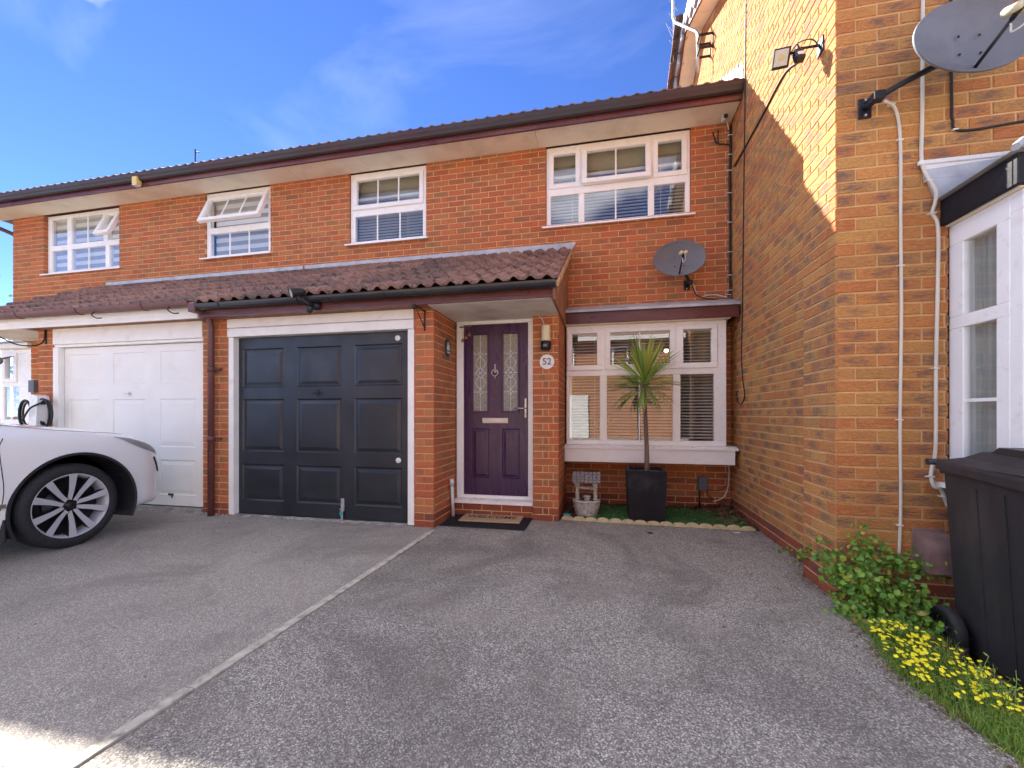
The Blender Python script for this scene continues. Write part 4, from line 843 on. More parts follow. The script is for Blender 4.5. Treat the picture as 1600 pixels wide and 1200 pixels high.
# small fittings
r = empty('security_camera', (-.12, -.05, 4.55), 'small white security camera under the eaves beside the upper window', 'camera')
m = MB(); m.lathe([(0, .0), (.026, 0), (.03, .01), (.03, .09), (.026, .10)], Matrix.Translation((-.115, -.10, 4.575)) @ Matrix.Rotation(R(100), 4, 'X'), 16); m.build('housing', 'ceramic_white', r)
m = MB(); m.lathe([(0, .104), (.022, .102), (.024, .096)], Matrix.Translation((-.115, -.10, 4.575)) @ Matrix.Rotation(R(100), 4, 'X'), 16); m.build('lens', 'dark_metal', r)
m = MB(); m.tube([(-.115, -.10, 4.585), (-.10, -.06, 4.60)], .010); m.tube(curve_pts([(-.10, -.05, 4.595), (-.07, -.06, 4.59), (-.04, -.03, 4.5)]), .005); m.build('mount', 'ceramic_white', r)
m = MB(); m.tube(curve_pts([(-.21, -.015, 4.50), (-.19, -.02, 4.43), (-.16, -.02, 4.36), (-.03, -.02, 4.33)]), .008); m.tube(curve_pts([(-.15, -.015, 4.52), (-.155, -.02, 4.43), (-.15, -.02, 4.36)]), .006); tag(m.build('cable', 'cable_black'), 'short forked black cable under the security camera at the eaves', 'cable')
r = empty('porch_lamp', (-2.075, -.98, 1.85), 'cream lamp with a dark sensor base on the brick pier above the number 52', 'lamp')
m = MB(); m.lathe([(0, .095), (.03, .093), (.044, .085), (.047, .07), (.047, -.08)], Matrix.Translation((-2.078, -1.03, 1.98)), 20); m.build('diffuser', 'lamp_cream', r)
m = MB(); m.lathe([(.047, .04), (.056, .035), (.056, -.035), (.045, -.055), (0, -.058)], Matrix.Translation((-2.078, -1.035, 1.865)), 20); m.box(-2.11, -2.046, -1.03, -.982, 1.84, 2.04, .004); m.build('base', 'door_purple' if 0 else 'dark_metal', r)
m = MB(); m.box(-2.098, -2.058, -1.098, -1.088, 1.838, 1.866, .003); m.build('sensor', 'dish_grey', r)
m = MB(); m.tube(curve_pts([(-2.225, -.985, 2.215), (-2.17, -.99, 2.19), (-2.12, -.99, 2.14), (-2.10, -1.0, 2.075)]), .005); m.build('lamp_cable', 'cable_white', r)
r = empty('house_number', (-2.073, -.981, 1.693), 'round white house number plaque reading 52 beside the purple door', 'number plaque')
m = MB(); m.lathe([(0, .006), (.076, .006), (.079, .003), (.079, 0)], rotx((-2.073, -.9815, 1.693)), 40, smooth=False); m.build('disc', 'ceramic_white', r)
me = text_mesh('52', .098, .0012); me.materials.append(M['numeral_brown']); link(bpy.data.objects.new('numerals', me), r, Matrix.Translation((-2.073, -.9892, 1.693)) @ Matrix.Rotation(R(90), 4, 'X'))
r = empty('wall_plaque', (-3.141, -1.12, 1.85), 'small dark oval plaque with a painted bird on the porch side wall', 'plaque')
PM = Matrix.Translation((-3.1405, -1.12, 1.855)) @ Matrix.Rotation(R(90), 4, 'Z') @ Matrix.Rotation(R(90), 4, 'X')
m = MB(); m.lathe([(0, .012), (.075, .012), (.088, .007), (.09, 0)], PM @ Matrix.Diagonal((1, 1.1, 1, 1)), 30); m.build('slate', 'plaque_slate', r)
m = MB()
for (a, b, w_, h_) in ((-.01, .035, .022, .03), (.012, .0, .03, .035), (-.03, -.005, .018, .028), (-.01, -.05, .045, .008), (.03, -.052, .02, .01)): m.lathe([(0, .002), (1, .001), (1, 0)], PM @ Matrix.Translation((a, b, .012)) @ Matrix.Diagonal((w_, h_, 1, 1)), 10)
m.build('painting', 'ceramic_white', r)
m = MB(); m.lathe([(0, .002), (1, .001), (1, 0)], PM @ Matrix.Translation((.01, .045, .0125)) @ Matrix.Diagonal((.02, .014, 1, 1)), 8); m.build('painted_leaf', 'leaf_turf', r)
r = empty('wind_chime', (-2.92, -1.15, 2.18), 'small hanging wind chime in front of the purple door frame', 'wind chime')
m = MB(); m.tube([(-2.99, -1.15, 2.065), (-2.86, -1.15, 2.072)], .008, 6); m.build('bar', 'stem_brown', r)
for x, z in ((-2.965, 1.93), (-2.925, 1.96), (-2.89, 1.99)):
    m = MB(); m.tube([(x, -1.15, 2.06), (x+.008, -1.15, z)], .0022, 4); m.lathe([(0, 0), (.020, -.002), (.016, .02), (.004, .035)], Matrix.Translation((x+.008, -1.15, z-.02)), 8); m.build('bell', 'copper', r)
m = MB(); m.tube([(-2.925, -1.15, 2.186), (-2.98, -1.15, 2.07)], .0018, 4); m.tube([(-2.925, -1.15, 2.186), (-2.87, -1.15, 2.075)], .0018, 4); m.build('cord', 'cable_white', r)
r = empty('hanging_basket_bracket', (-3.239, -1.49, 2.1), 'black triangular iron bracket on the brick pier right of the navy garage', 'bracket')
m = MB(); m.box(-3.247, -3.231, -1.499, -1.491, 1.97, 2.185, .002); m.tube([(-3.239, -1.499, 2.165), (-3.239, -1.74, 2.175)], .007, 6); m.tube([(-3.239, -1.499, 2.0), (-3.239, -1.72, 2.168)], .006, 6); m.build('frame', 'iron', r)
m = MB(); m.tube([(-3.239, -1.74+.028*sin(a), 2.158+.024*cos(a)) for a in [k*pi/5 for k in range(9)]], .006, 6); m.build('hook', 'iron', r)
r = empty('hanging_basket_bracket', (-8.36, -1.49, 2.1), 'black scrolled iron bracket on the pier of the left house', 'bracket')
m = MB(); m.box(-8.37, -8.35, -1.499, -1.491, 2.02, 2.20, .002); m.tube(curve_pts([(-8.36, -1.50, 2.19), (-8.36, -1.52, 2.05), (-8.37, -1.60, 1.985), (-8.39, -1.74, 1.975), (-8.41, -1.86, 2.03), (-8.41, -1.93, 2.07), (-8.41, -1.97, 2.05), (-8.41, -1.96, 2.01), (-8.41, -1.925, 2.02)]), .008, 6); m.build('scroll', 'iron', r)
r = empty('fascia_floodlight', (-4.33, -1.67, 2.25), 'round dark floodlight with sensor on the brown fascia above the navy garage', 'floodlight')
m = MB(); K = Matrix.Translation((-4.44, -1.86, 2.325)) @ Matrix.Rotation(R(-35), 4, 'Z') @ Matrix.Rotation(R(108), 4, 'X'); m.lathe([(.02, -.10), (.035, -.08), (.042, -.03), (.048, .02), (.05, .04), (.044, .042), (.040, .02)], K, 20); m.build('lamp_head', 'dark_metal', r)
m = MB(); m.lathe([(0, .030), (.044, .034)], K, 20); m.build('lens', 'lens_glass', r)
m = MB(); m.tube([(-4.42, -1.82, 2.30), (-4.38, -1.76, 2.24), (-4.34, -1.70, 2.23)], .014, 8); m.lathe([(.045, 0), (.045, .03), (.02, .05), (0, .052)], rotx((-4.33, -1.669, 2.235)), 16); m.lathe([(0, -.045), (.025, -.035), (.034, -.01), (.034, .02), (0, .03)], Matrix.Translation((-4.36, -1.75, 2.19)), 14); m.build('mount', 'dark_metal', r)
r = empty('led_floodlight', (-.105, -2.34, 3.52), 'black square floodlight with sensor sticking out of the sunlit side wall', 'floodlight')
m = MB(); m.box(-.113, -.106, -2.38, -2.30, 3.47, 3.57, .002); m.tube([(-.11, -2.34, 3.53), (-.20, -2.29, 3.57), (-.27, -2.26, 3.56)], .008, 8); m.tube(curve_pts([(-.112, -2.35, 3.50), (-.16, -2.35, 3.57), (-.22, -2.30, 3.60), (-.26, -2.26, 3.56)]), .004, 6); m.build('arm', 'dark_metal', r)
K = Matrix.Translation((-.315, -2.28, 3.535)) @ Matrix.Rotation(R(-18), 4, 'Z') @ Matrix.Rotation(R(22), 4, 'X') @ Matrix.Rotation(R(8), 4, 'Y') @ Matrix.Scale(.68, 4)
m = MB(K); m.box(-.075, .075, .0, .04, -.085, .085, .008)
for k in range(7): m.box(-.065+.02*k, -.058+.02*k, .04, .06, -.07, .07)
m.build('housing', 'dark_metal', r); m = MB(K); m.box(-.058, .058, -.006, -.001, -.068, .068, .002); m.build('lens', 'lens_glass', r); m = MB(K); m.box(-.018, .018, -.009, -.0065, -.015, .015); m.build('led_chip', 'alarm_yellow', r)
m = MB(); K2 = Matrix.Translation((-.215, -2.30, 3.52)) @ Matrix.Rotation(R(-25), 4, 'X'); m.box(-.03, .03, -.02, .03, -.045, .045, .008, K2); m.tube([(-.215, -2.28, 3.60), (-.215, -2.30, 3.55)], .008); m.build('sensor_box', 'dark_metal', r)
m = MB(); m.box(-.02, .02, -.028, -.019, -.035, -.005, .004, K2); m.build('sensor', 'ceramic_white', r)
r = empty('bell_box', (-8.33, -.42, 4.60), 'small yellowed alarm box on the eaves of the left house', 'alarm box'); m = MB(); m.box(-8.375, -8.285, -.50, -.415, 4.575, 4.69, .008); m.build('cover', 'alarm_yellow', r); m = MB(); m.box(-8.37, -8.29, -.50, -.43, 4.560, 4.574, .003); m.build('lens', 'ceramic_white', r)
# aerials
r = empty('television_aerial', (-.05, 1.0, 6.3), 'television aerial on a bent galvanised pole bracketed to the gable wall', 'aerial')
m = MB(); m.tube([(-.17, .99, 6.02), (-.17, 1.0, 6.58), (-.19, 1.05, 6.66), (-.42, 1.35, 7.10), (-.44, 1.38, 7.2), (-.44, 1.38, 9.2)], .02, 8); m.build('pole', 'zinc', r)
m = MB(); m.box(-.012, -.002, .83, .87, 6.22, 6.44); m.box(-.012, -.002, 1.0, 1.04, 6.22, 6.44)
for z in (6.24, 6.42): m.box(-.19, -.004, .84, .86, z-.012, z+.012); m.box(-.19, -.004, 1.01, 1.03, z-.012, z+.012); m.box(-.19, -.17, .86, 1.01, z-.01, z+.01)
m.build('bracket', 'iron', r)
m = MB(); m.tube([(-.36, 1.9, 6.95), (-.36, 1.9, 9.0)], .008, 6)
for k in range(7): z = 7.2+.22*k; m.tube([(-.44, 1.80, z+.02), (-.28, 2.0, z)], .0035, 4)
m.tube([(-.36, 1.9, 7.3), (-.52, 1.6, 7.34)], .004, 4)
m.build('elements', 'zinc', r)
r = empty('aerial_mast', (-10.8, 2.6, 6.5), 'thin little aerial mast poking above the roof ridge against the sky', 'aerial'); m = MB(); m.tube([(-10.8, 2.6, 6.2), (-10.8, 2.6, 7.33)], .014, 6); m.tube([(-10.82, 2.6, 7.25), (-10.68, 2.6, 7.25)], .012, 4); m.build('mast', 'iron', r)
# meter box, vent cover, pipe
r = empty('junction_box', (-.325, -.01, .3), 'small grey electric box on the wall under the bay window', 'electric box'); m = MB(); m.box(-.378, -.273, -.06, -.001, .228, .39, .008); m.build('case', 'meter_grey', r)
m = MB(); m.tube([(-.36, -.03, .228), (-.362, -.035, .02)], .009, 6); m.build('conduit', 'cable_black', r); m = MB(); m.tube(curve_pts([(-.29, -.03, .235), (-.26, -.03, .17), (-.20, -.04, .10)]), .006, 6); m.tube(curve_pts([(-.273, -.02, .235), (-.15, -.02, .225), (-.08, -.015, .27), (-.04, -.02, .30)]), .005, 6); m.build('wire', 'stem_brown', r)
r = empty('vent_cover', (.365, -2.52, .34), 'curved brown plastic flue cover low on the right house wall behind the bin', 'vent cover')
m = MB(); n = 10; out = [(-2.519, .452)]+[(-2.519-.125*sin(k*pi/2/n), .345+.107*cos(k*pi/2/n)) for k in range(n+1)]+[(-2.648, .24), (-2.519, .24)]
m.poly_prism(out, .293, .436, 'x'); m.build('hood', 'vent_plastic', r); m = MB(); m.box(.285, .444, -2.525, -2.5185, .225, .465, .003); m.build('backplate', 'vent_plastic', r)
r = empty('waste_pipe', (-3.09, -1.03, .2), 'short white plastic pipe standing beside the front door step', 'pipe'); m = MB(); m.tube([(-3.10, -1.05, 0), (-3.105, -1.08, .37)], .018, 12); m.build('pipe', 'pipe_white', r); m = MB(); m.tube([(-3.105, -1.08, .355), (-3.106, -1.085, .43)], .024, 12); m.build('coupling', 'pipe_white', r)
# charger on the left pier
r = empty('car_charger', (-8.36, -1.5, 1.2), 'white electric car charger with black cable coils on the left brick pier', 'car charger')
m = MB(); m.poly_prism([(-8.44, .93), (-8.31, .93), (-8.285, 1.33), (-8.30, 1.365), (-8.37, 1.38), (-8.395, 1.37), (-8.41, 1.34)], -1.62, -1.50, 'y'); m.build('case', 'ceramic_white', r)
for cx_, n_, yy in ((-8.24, 4, -1.55), (-8.56, 3, -1.56)):
    for k in range(n_):
        m = MB(); ph = random.uniform(-.02, .02); rad = .115+.012*k
        m.tube([(cx_+ph+rad*.75*cos(a*pi/10), yy-.012*k, 1.14+rad*1.25*sin(a*pi/10)) for a in range(21)], .011, 6, False); m.build('cable_coil', 'cable_black', r)
m = MB(); m.tube(curve_pts([(-8.52, -1.63, 1.05), (-8.42, -1.65, 1.14), (-8.33, -1.65, 1.22), (-8.24, -1.60, 1.28)]), .011, 6); m.build('lead', 'cable_black', r)
r = empty('letter_box', (-9.43, -1.0, 1.5), 'small dark box on the wall left of the car charger', 'box'); m = MB(); m.box(-9.48, -9.375, -1.05, -.985, 1.45, 1.62, .006); m.build('case', 'meter_grey', r)
r = empty('window_sensor_light', (-9.95, -1.1, 1.95), 'small grey round security light by the far left window', 'floodlight'); m = MB(); K = Matrix.Translation((-9.92, -1.15, 1.90)) @ Matrix.Rotation(R(25), 4, 'Z') @ Matrix.Rotation(R(100), 4, 'X'); m.lathe([(.0, -.06), (.05, -.05), (.075, .0), (.078, .03), (.06, .032)], K, 18); m.tube([(-9.95, -1.08, 1.93), (-9.98, -.96, 1.98)], .012); m.build('lamp_head', 'dish_grey', r); m = MB(); m.lathe([(0, .02), (.066, .025)], K, 18); m.build('lens', 'dark_metal', r)

# ============================================================ doorstep and little garden
r = empty('rubber_mat', (-2.68, -1.11, 0), 'black rubber scraper mat under the coir doormat at the purple door', 'doormat')
m = MB(); m.box(-3.12, -2.235, -1.415, -.94, .001, .012, .003)
m.build('mat_base', 'mat_rubber', r); m = MB()
for i in range(44):
    for j in range(23): x = -3.105+.0197*i; y = -1.40+.0195*j; m.box(x, x+.011, y, y+.011, .012, .0175)
tag(m.build('studs', 'mat_rubber', r), kind='stuff')
r = empty('coir_doormat', (-2.65, -.95, .02), 'brown coir doormat reading WELCOME on top of the black mat', 'doormat')
K = Matrix.Translation((-2.65, -1.10, .0185)) @ Matrix.Rotation(R(1.5), 4, 'Z'); m = MB(K); m.box(-.325, .325, -.15, .15, 0, .014, .004); m.build('pile', 'coir', r)
me = text_mesh('WELCOME', .105, .0008); me.materials.append(M['mat_ink']); link(bpy.data.objects.new('lettering', me), r, K @ Matrix.Translation((.0, .02, .0155)) @ Matrix.Diagonal((1.06, 1.35, 1, 1)))
s = MB(); s.poly_prism([(-1.94, -.865), (.004, -.935), (.004, .0), (-1.94, .0)], -.1, .012, 'z'); structure('garden_bed', s, 'soil')
def blades(name, spots, mat, label=None, cat=None, h=(.01, .03), w=.0016, lean=.5, kind='stuff', parent=None):
    V, F = [], []
    for (x, y, z, sc) in spots:
        hh = random.uniform(*h)*sc; a = random.uniform(0, 2*pi); l = random.uniform(0, lean)*hh; b = random.uniform(0, 2*pi); ww = w*random.uniform(.7, 1.4)*sc
        o = len(V); dx, dy = ww*cos(a), ww*sin(a)
        V += [(x-dx, y-dy, z), (x+dx, y+dy, z), (x+dx*.7+l*.4*cos(b), y+dy*.7+l*.4*sin(b), z+hh*.6), (x-dx*.7+l*.4*cos(b), y-dy*.7+l*.4*sin(b), z+hh*.6), (x+l*cos(b), y+l*sin(b), z+hh)]
        F += [(o, o+1, o+2, o+3), (o+3, o+2, o+4)]
    me = bpy.data.meshes.new(name); me.from_pydata(V, [], F); me.materials.append(M[mat])
    return tag(link(bpy.data.objects.new(name, me), parent), label, cat, None, kind)
sp = []
while len(sp) < 15000:
    x, y = random.uniform(-1.75, -.06), random.uniform(-.88, -.12)
    edge = (x+.45)*.9+(y+.15)*1.2
    if edge > 0 and random.random() < min(1, edge*3.5): continue
    if x < -1.5 and y > -.6 and random.random() < .7: continue
    sp.append((x, y, .012, 1))
blades('artificial_turf', sp, 'leaf_turf', 'green turf in the small bed under the bay window', 'turf', (.012, .026), .0022, .7)
def leaves(name, spots, mat, size, label=None, cat=None, parent=None, shape='round', flat=0.0, kind='stuff'):
    """spots: (x,y,z). small folded leaves with random lie"""
    V, F = [], []
    for p in spots:
        s_ = random.uniform(*size); n = Vector((random.gauss(0, 1)*(1-flat), random.gauss(0, 1)*(1-flat)-(.5 if not flat else 0), abs(random.gauss(.6, .6))+flat)).normalized()
        t = n.cross(Vector((random.gauss(0, 1), random.gauss(0, 1), random.gauss(0, 1)))).normalized(); b = n.cross(t); P_ = Vector(p); o = len(V)
        if shape == 'round': pr = [(0, 0, 0), (.28, .38, .10), (.65, .40, .10), (1, 0, -.08), (.65, -.40, .10), (.28, -.38, .10), (.5, 0, -.02)]
        else: pr = [(0, 0, 0), (.3, .16, .04), (.7, .13, .02), (1, 0, -.1), (.7, -.13, .02), (.3, -.16, .04), (.5, 0, -.02)]
        V += [tuple(P_+s_*(t*a+b*c+n*d)) for a, c, d in pr]
        F += [(o, o+1, o+2, o+6), (o+6, o+2, o+3), (o+6, o+3, o+4), (o, o+6, o+4, o+5)]
    me = bpy.data.meshes.new(name); me.from_pydata(V, [], F); me.materials.append(M[mat])
    return tag(link(bpy.data.objects.new(name, me), parent), label, cat, None, kind)
sp = []
for k in range(900):
    x = -abs(random.gauss(0, .30))-.01; y = -random.random()**1.5*.85-.02; sp.append((x, y, .015+max(0, .09*(1+x*2.4)*(1+y*1.6))*random.random()))
for k in range(90): sp.append((random.uniform(-1.92, -1.3), random.uniform(-.75, -.08), .02))
leaves('dead_leaves', sp, 'leaf_dry', (.018, .05), 'brown dead leaves heaped in the corner of the bed under the bay', 'dead leaves', flat=.55)
sp = [(random.gauss(-.03, .05) if random.random() < .8 else random.uniform(-.35, 0), random.uniform(-2.45, -.95), .006) for k in range(330)]; sp = [(min(x, -.004)-(.105 if y < -2.08 else 0), y, z) for x, y, z in sp]
leaves('leaf_crumbs', sp, 'leaf_dry', (.006, .018), 'dark leaf crumbs on the tarmac along the foot of the side wall', 'leaf litter', flat=.7)
gs = MB()
for k in range(420):
    x, y = random.uniform(-5.5, .0), random.uniform(-4.9, -1.0)
    if y > -1.6 and x < -3.1: continue
    sz = random.uniform(.003, .009); gs.box(-.5, .5, -.5, .5, -.5, .5, .25, Matrix.Translation((x, y, .002)) @ Matrix.Rotation(random.uniform(0, 3), 4, 'Z') @ Matrix.Diagonal((sz, sz*random.uniform(.5, 1), sz*.6, 1)))
tag(gs.build('loose_grit', 'concrete'), 'tiny pale stones scattered loose over the tarmac driveways', 'grit', kind='stuff')
sp = [(random.uniform(-5.4, -.1), random.uniform(-4.6, -.95), .004) for k in range(110)]; sp = [p for p in sp if not (p[0] < -3.1 and p[1] > -1.7)]+[(random.uniform(-5.9, -3.3), random.gauss(-1.58, .05), .004) for k in range(120)]+[(x_, random.gauss(-.97-.03*x_*0, .03), .004) for x_ in [random.uniform(-1.9, -.05) for k in range(90)]]
leaves('blown_leaves', sp, 'leaf_dry', (.006, .02), 'brown leaf scraps blown over the tarmac and along the garage threshold', 'leaf litter', flat=.75)
# scalloped edging
r = empty('scalloped_edging', (-.97, -.90, 0), 'row of yellow scalloped stone edging in front of the little bed', 'edging')
n = 15
for i in range(n):
    x0 = -1.925+1.885*i/n; w_ = 1.885/n*1.0; yb = -.873-.062*(i+.5)/n+random.uniform(-.004, .004); hh = .034+random.uniform(-.004, .004)
    pts = [(x0-.002, -.03), (x0+w_-.006, -.03)]+[(x0+w_*(.5+.5*cos(pi*k/10))-.003, .006+hh*sin(pi*k/10)**.8) for k in range(11)]
    m = MB(); m.poly_prism(pts, yb-.018, yb+.02, 'y'); m.build('scallop', 'scallop_stone', r)
# planter and cabbage palm
r = empty('tall_planter', (-1.045, -.70, 0), 'tall square black planter holding the cordyline in front of the bay window', 'planter')
m = MB(); P0, P1 = .178, .198; cx_, cy_ = -1.045, -.692
def ring(h_, w_): return [(cx_-w_, cy_-w_, h_), (cx_+w_, cy_-w_, h_), (cx_+w_, cy_+w_, h_), (cx_-w_, cy_+w_, h_)]
rs = [ring(.004, P0), ring(.545, P1), ring(.548, P1-.002), ring(.548, P1-.028), ring(.50, P1-.030)]
for a, b in zip(rs, rs[1:]):
    for i in range(4): m.quad(a[i], a[(i+1) % 4], b[(i+1) % 4], b[i])
m.quad(*rs[0]); m.build('pot', 'planter_black', r)
m = MB(); m.quad(*ring(.505, P1-.029)); m.build('compost', 'pebble_grey', r)
sp = MB()
for k in range(260): x, y = cx_+random.uniform(-.16, .16), cy_+random.uniform(-.16, .16); sp.box(-.5, .5, -.5, .5, -.5, .5, .25, Matrix.Translation((x, y, .508)) @ Matrix.Rotation(random.uniform(0, 3), 4, 'Z') @ Matrix.Diagonal((random.uniform(.012, .024), random.uniform(.01, .018), .01, 1)))
tag(sp.build('gravel', 'pebble_grey', r), kind='stuff')
r = empty('cordyline_palm', (-1.045, -.70, .505), 'spiky green cordyline with a bare slender trunk growing in the black planter', 'palm')
m = MB(); m.tube(curve_pts([(-1.028, -.70, .49), (-1.032, -.70, .8), (-1.045, -.70, 1.15), (-1.055, -.70, 1.46)]), .027, 12, r2=.017)
m.build('trunk', 'bark', r)
CROWN = Vector((-1.056, -.70, 1.46))
def sword(L_, elev, droop, wd, seed):
    rr = random.Random(seed); n = 9; V, F = [], []; p = Vector((.01, 0, 0)); e = elev
    for i in range(n+1):
        t = i/n; w_ = wd*(.55+1.1*t if t < .35 else 1)*(1-max(0, (t-.45)/.55)**1.6); d = Vector((cos(e), 0, sin(e))); up = Vector((-sin(e), 0, cos(e)))
        V += [tuple(p+Vector((0, -w_/2, 0))+up*w_*.22), tuple(p), tuple(p+Vector((0, w_/2, 0))+up*w_*.22)]
        p = p+d*L_/n; e -= droop/n*(.4+1.6*t)
    for i in range(n):
        a = i*3; F += [(a, a+1, a+4, a+3), (a+1, a+2, a+5, a+4)]
    me = bpy.data.meshes.new('leaf'); me.from_pydata(V, [], F); me.materials.append(M['leaf_cordyline'])
    for q in me.polygons: q.use_smooth = True
    return me
SW = {k: [sword(random.uniform(*l), R(e)+random.uniform(-.12, .12), d, .022, i) for i in range(4)] for k, l, e, d in (('up', (.42, .54), 74, .12), ('mid', (.42, .52), 42, .28), ('out', (.40, .48), 9, .35), ('hang', (.34, .44), -26, .6))}
for k, cnt in (('up', 36), ('mid', 30), ('out', 34), ('hang', 20)):
    for i in range(cnt):
        link(bpy.data.objects.new('leaf', random.choice(SW[k])), r, Matrix.Translation(CROWN+Vector((0, 0, {'up': .05, 'mid': .03, 'out': 0, 'hang': -.04}[k]+random.uniform(-.02, .02)))) @ Matrix.Rotation(2*pi*(i+random.uniform(-.35, .35))/cnt, 4, 'Z') @ Matrix.Rotation(random.uniform(-.15, .15), 4, 'Y') @ Matrix.Rotation(random.uniform(-.5, .5), 4, 'X'))
# stone wishing well
r = empty('wishing_well', (-1.67, -.66, 0), 'small weathered stone wishing well ornament with a mossy tiled roof', 'garden ornament'); WX, WY = -1.672, -.665
for i, (z0, z1, ra) in enumerate(((.012, .05, .118), (.052, .09, .128), (.092, .125, .138), (.127, .165, .146))):
    m = MB(); n = 11
    for k in range(n):
        a0 = 2*pi*(k+.5*(i % 2))/n+.02; a1 = 2*pi*(k+1+.5*(i % 2))/n-.02; rr = ra+random.uniform(-.003, .003)
        m.poly_prism([(WX+rr*cos(a0), WY+rr*.86*sin(a0)), (WX+rr*cos((a0+a1)/2)*1.01, WY+rr*.86*sin((a0+a1)/2)), (WX+rr*cos(a1), WY+rr*.86*sin(a1)), (WX+(rr-.04)*cos(a1), WY+(rr-.04)*.86*sin(a1)), (WX+(rr-.04)*cos(a0), WY+(rr-.04)*.86*sin(a0))], z0, z1, 'z')
    tag(m.build('stone_course', 'cast_stone', r), kind='stuff')
m = MB(); m.lathe([(.09, 0), (.11, .0), (.11, .15), (.09, .15)], Matrix.Translation((WX, WY, .012)) @ Matrix.Diagonal((1, .86, 1, 1)), 20); m.lathe([(0, .1), (.092, .1)], Matrix.Translation((WX, WY, .012)) @ Matrix.Diagonal((1, .86, 1, 1)), 20)
m.lathe([(.10, 0), (.152, 0), (.155, .01), (.152, .022), (.10, .022)], Matrix.Translation((WX, WY, .160)) @ Matrix.Diagonal((1, .86, 1, 1)), 22); m.build('basin', 'cast_stone', r)
for sg in (-1, 1):
    p = MB()
    for k in range(5): x = WX+sg*.098; j = random.uniform(-.003, .003); p.box(x-.022+j, x+.022+j, WY-.028, WY+.028, .178+.032*k, .208+.032*k, .006)
    p.box(WX+sg*.098-.016, WX+sg*.098+.016, WY-.02, WY+.02, .17, .40); p.poly_prism([(WX+sg*.075, .338), (WX+sg*.12, .338), (WX+sg*.145, .40), (WX+sg*.06, .40)], WY-.04, WY+.04, 'y'); p.build('post', 'cast_stone', r)
m = MB(); m.tube([(WX-.09, WY, .31), (WX+.09, WY, .31)], .018, 10); m.build('spindle', 'cast_stone', r)
m = MB(); m.lathe([(.0, 0), (.030, 0), (.036, .045), (.042, .048), (.042, .056), (.034, .056), (.030, .02), (0, .018)], Matrix.Translation((WX+.01, WY-.06, .182)), 16); m.build('bucket', 'cast_stone', r)
m = MB(); m.poly_prism([(WY-.115, .395), (WY+.115, .395), (WY, .475)], WX-.135, WX+.135, 'x'); m.build('roof', 'mossy_stone', r)
for sg in (-1, 1):
    for rw in range(4):
        for c in range(7):
            K = Matrix.Translation((WX-.15+.0435*c, WY+sg*(.122-.031*rw), .397+.0245*rw)) @ Matrix.Rotation(-sg*R(36), 4, 'X'); m = MB(K); m.box(.001+random.uniform(0, .003), .042, -.02, .02, 0, .011+random.uniform(0, .004), .003); m.build('shingle', 'mossy_stone', r)
m = MB(); m.box(-1.915, -1.84, -.835, -.79, .013, .05, .005); tag(m.build('plastic_box', 'turquoise'), 'small turquoise plastic box on the ground left of the wishing well', 'box')
for i, (x, y) in enumerate(((-.24, -1.05),)):
    m = MB(); m.box(x-.03, x+.03, y-.012, y+.012, .001, .008, .003); tag(m.build('litter', 'ceramic_white'), 'scrap of white litter on the tarmac near the scalloped edging', 'litter')
m = MB(); m.lathe([(0, .012), (.02, .010), (.026, .004), (.024, 0)], Matrix.Translation((-1.05, -1.24, 0)) @ Matrix.Diagonal((1, .55, 1, 1)), 12); tag(m.build('dark_pebble', 'rubber'), 'small black pebble on the tarmac in front of the planter', 'pebble')
# inside the bay: flowers and lit wall lamp
r = empty('flower_vase', (-1.50, -.10, .80), 'yellow and pink flowers behind the glass at the left of the bay window', 'flowers')
m = MB(); m.lathe([(0, 0), (.04, 0), (.055, .06), (.03, .12), (.035, .14)], Matrix.Translation((-1.50, -.075, .80)), 14); m.build('vase', 'ceramic_white', r)
sp = [(-1.50+random.gauss(0, .055), -.075+random.gauss(0, .01), 1.03+random.gauss(0, .045)) for k in range(110)]; leaves('blossom', sp, 'petal_yellow', (.02, .04), parent=r)
leaves('pink_blossom', [(-1.62+random.gauss(0, .03), -.08, .93+random.gauss(0, .04)) for k in range(40)], 'petal_pink', (.012, .025), parent=r)
r = empty('wall_lights', (-.45, 1.2, 2.1), 'two lit wall lamps glowing inside the room behind the bay window', 'lamp')
for x, z in ((-.57, 2.085), (-.43, 2.15)): m = MB(); m.lathe([(0, -.03), (.022, -.022), (.032, 0), (.022, .022), (0, .03)], Matrix.Translation((x, 1.2, z)), 14); m.build('bulb', 'bulb_glow', r)
m = MB(); m.tube([(-.57, 1.22, 2.06), (-.50, 1.24, 2.0), (-.43, 1.22, 2.12)], .006); m.tube([(-.50, 1.24, 2.0), (-.50, 1.24, 2.34)], .008); m.build('arm', 'dark_metal', r)

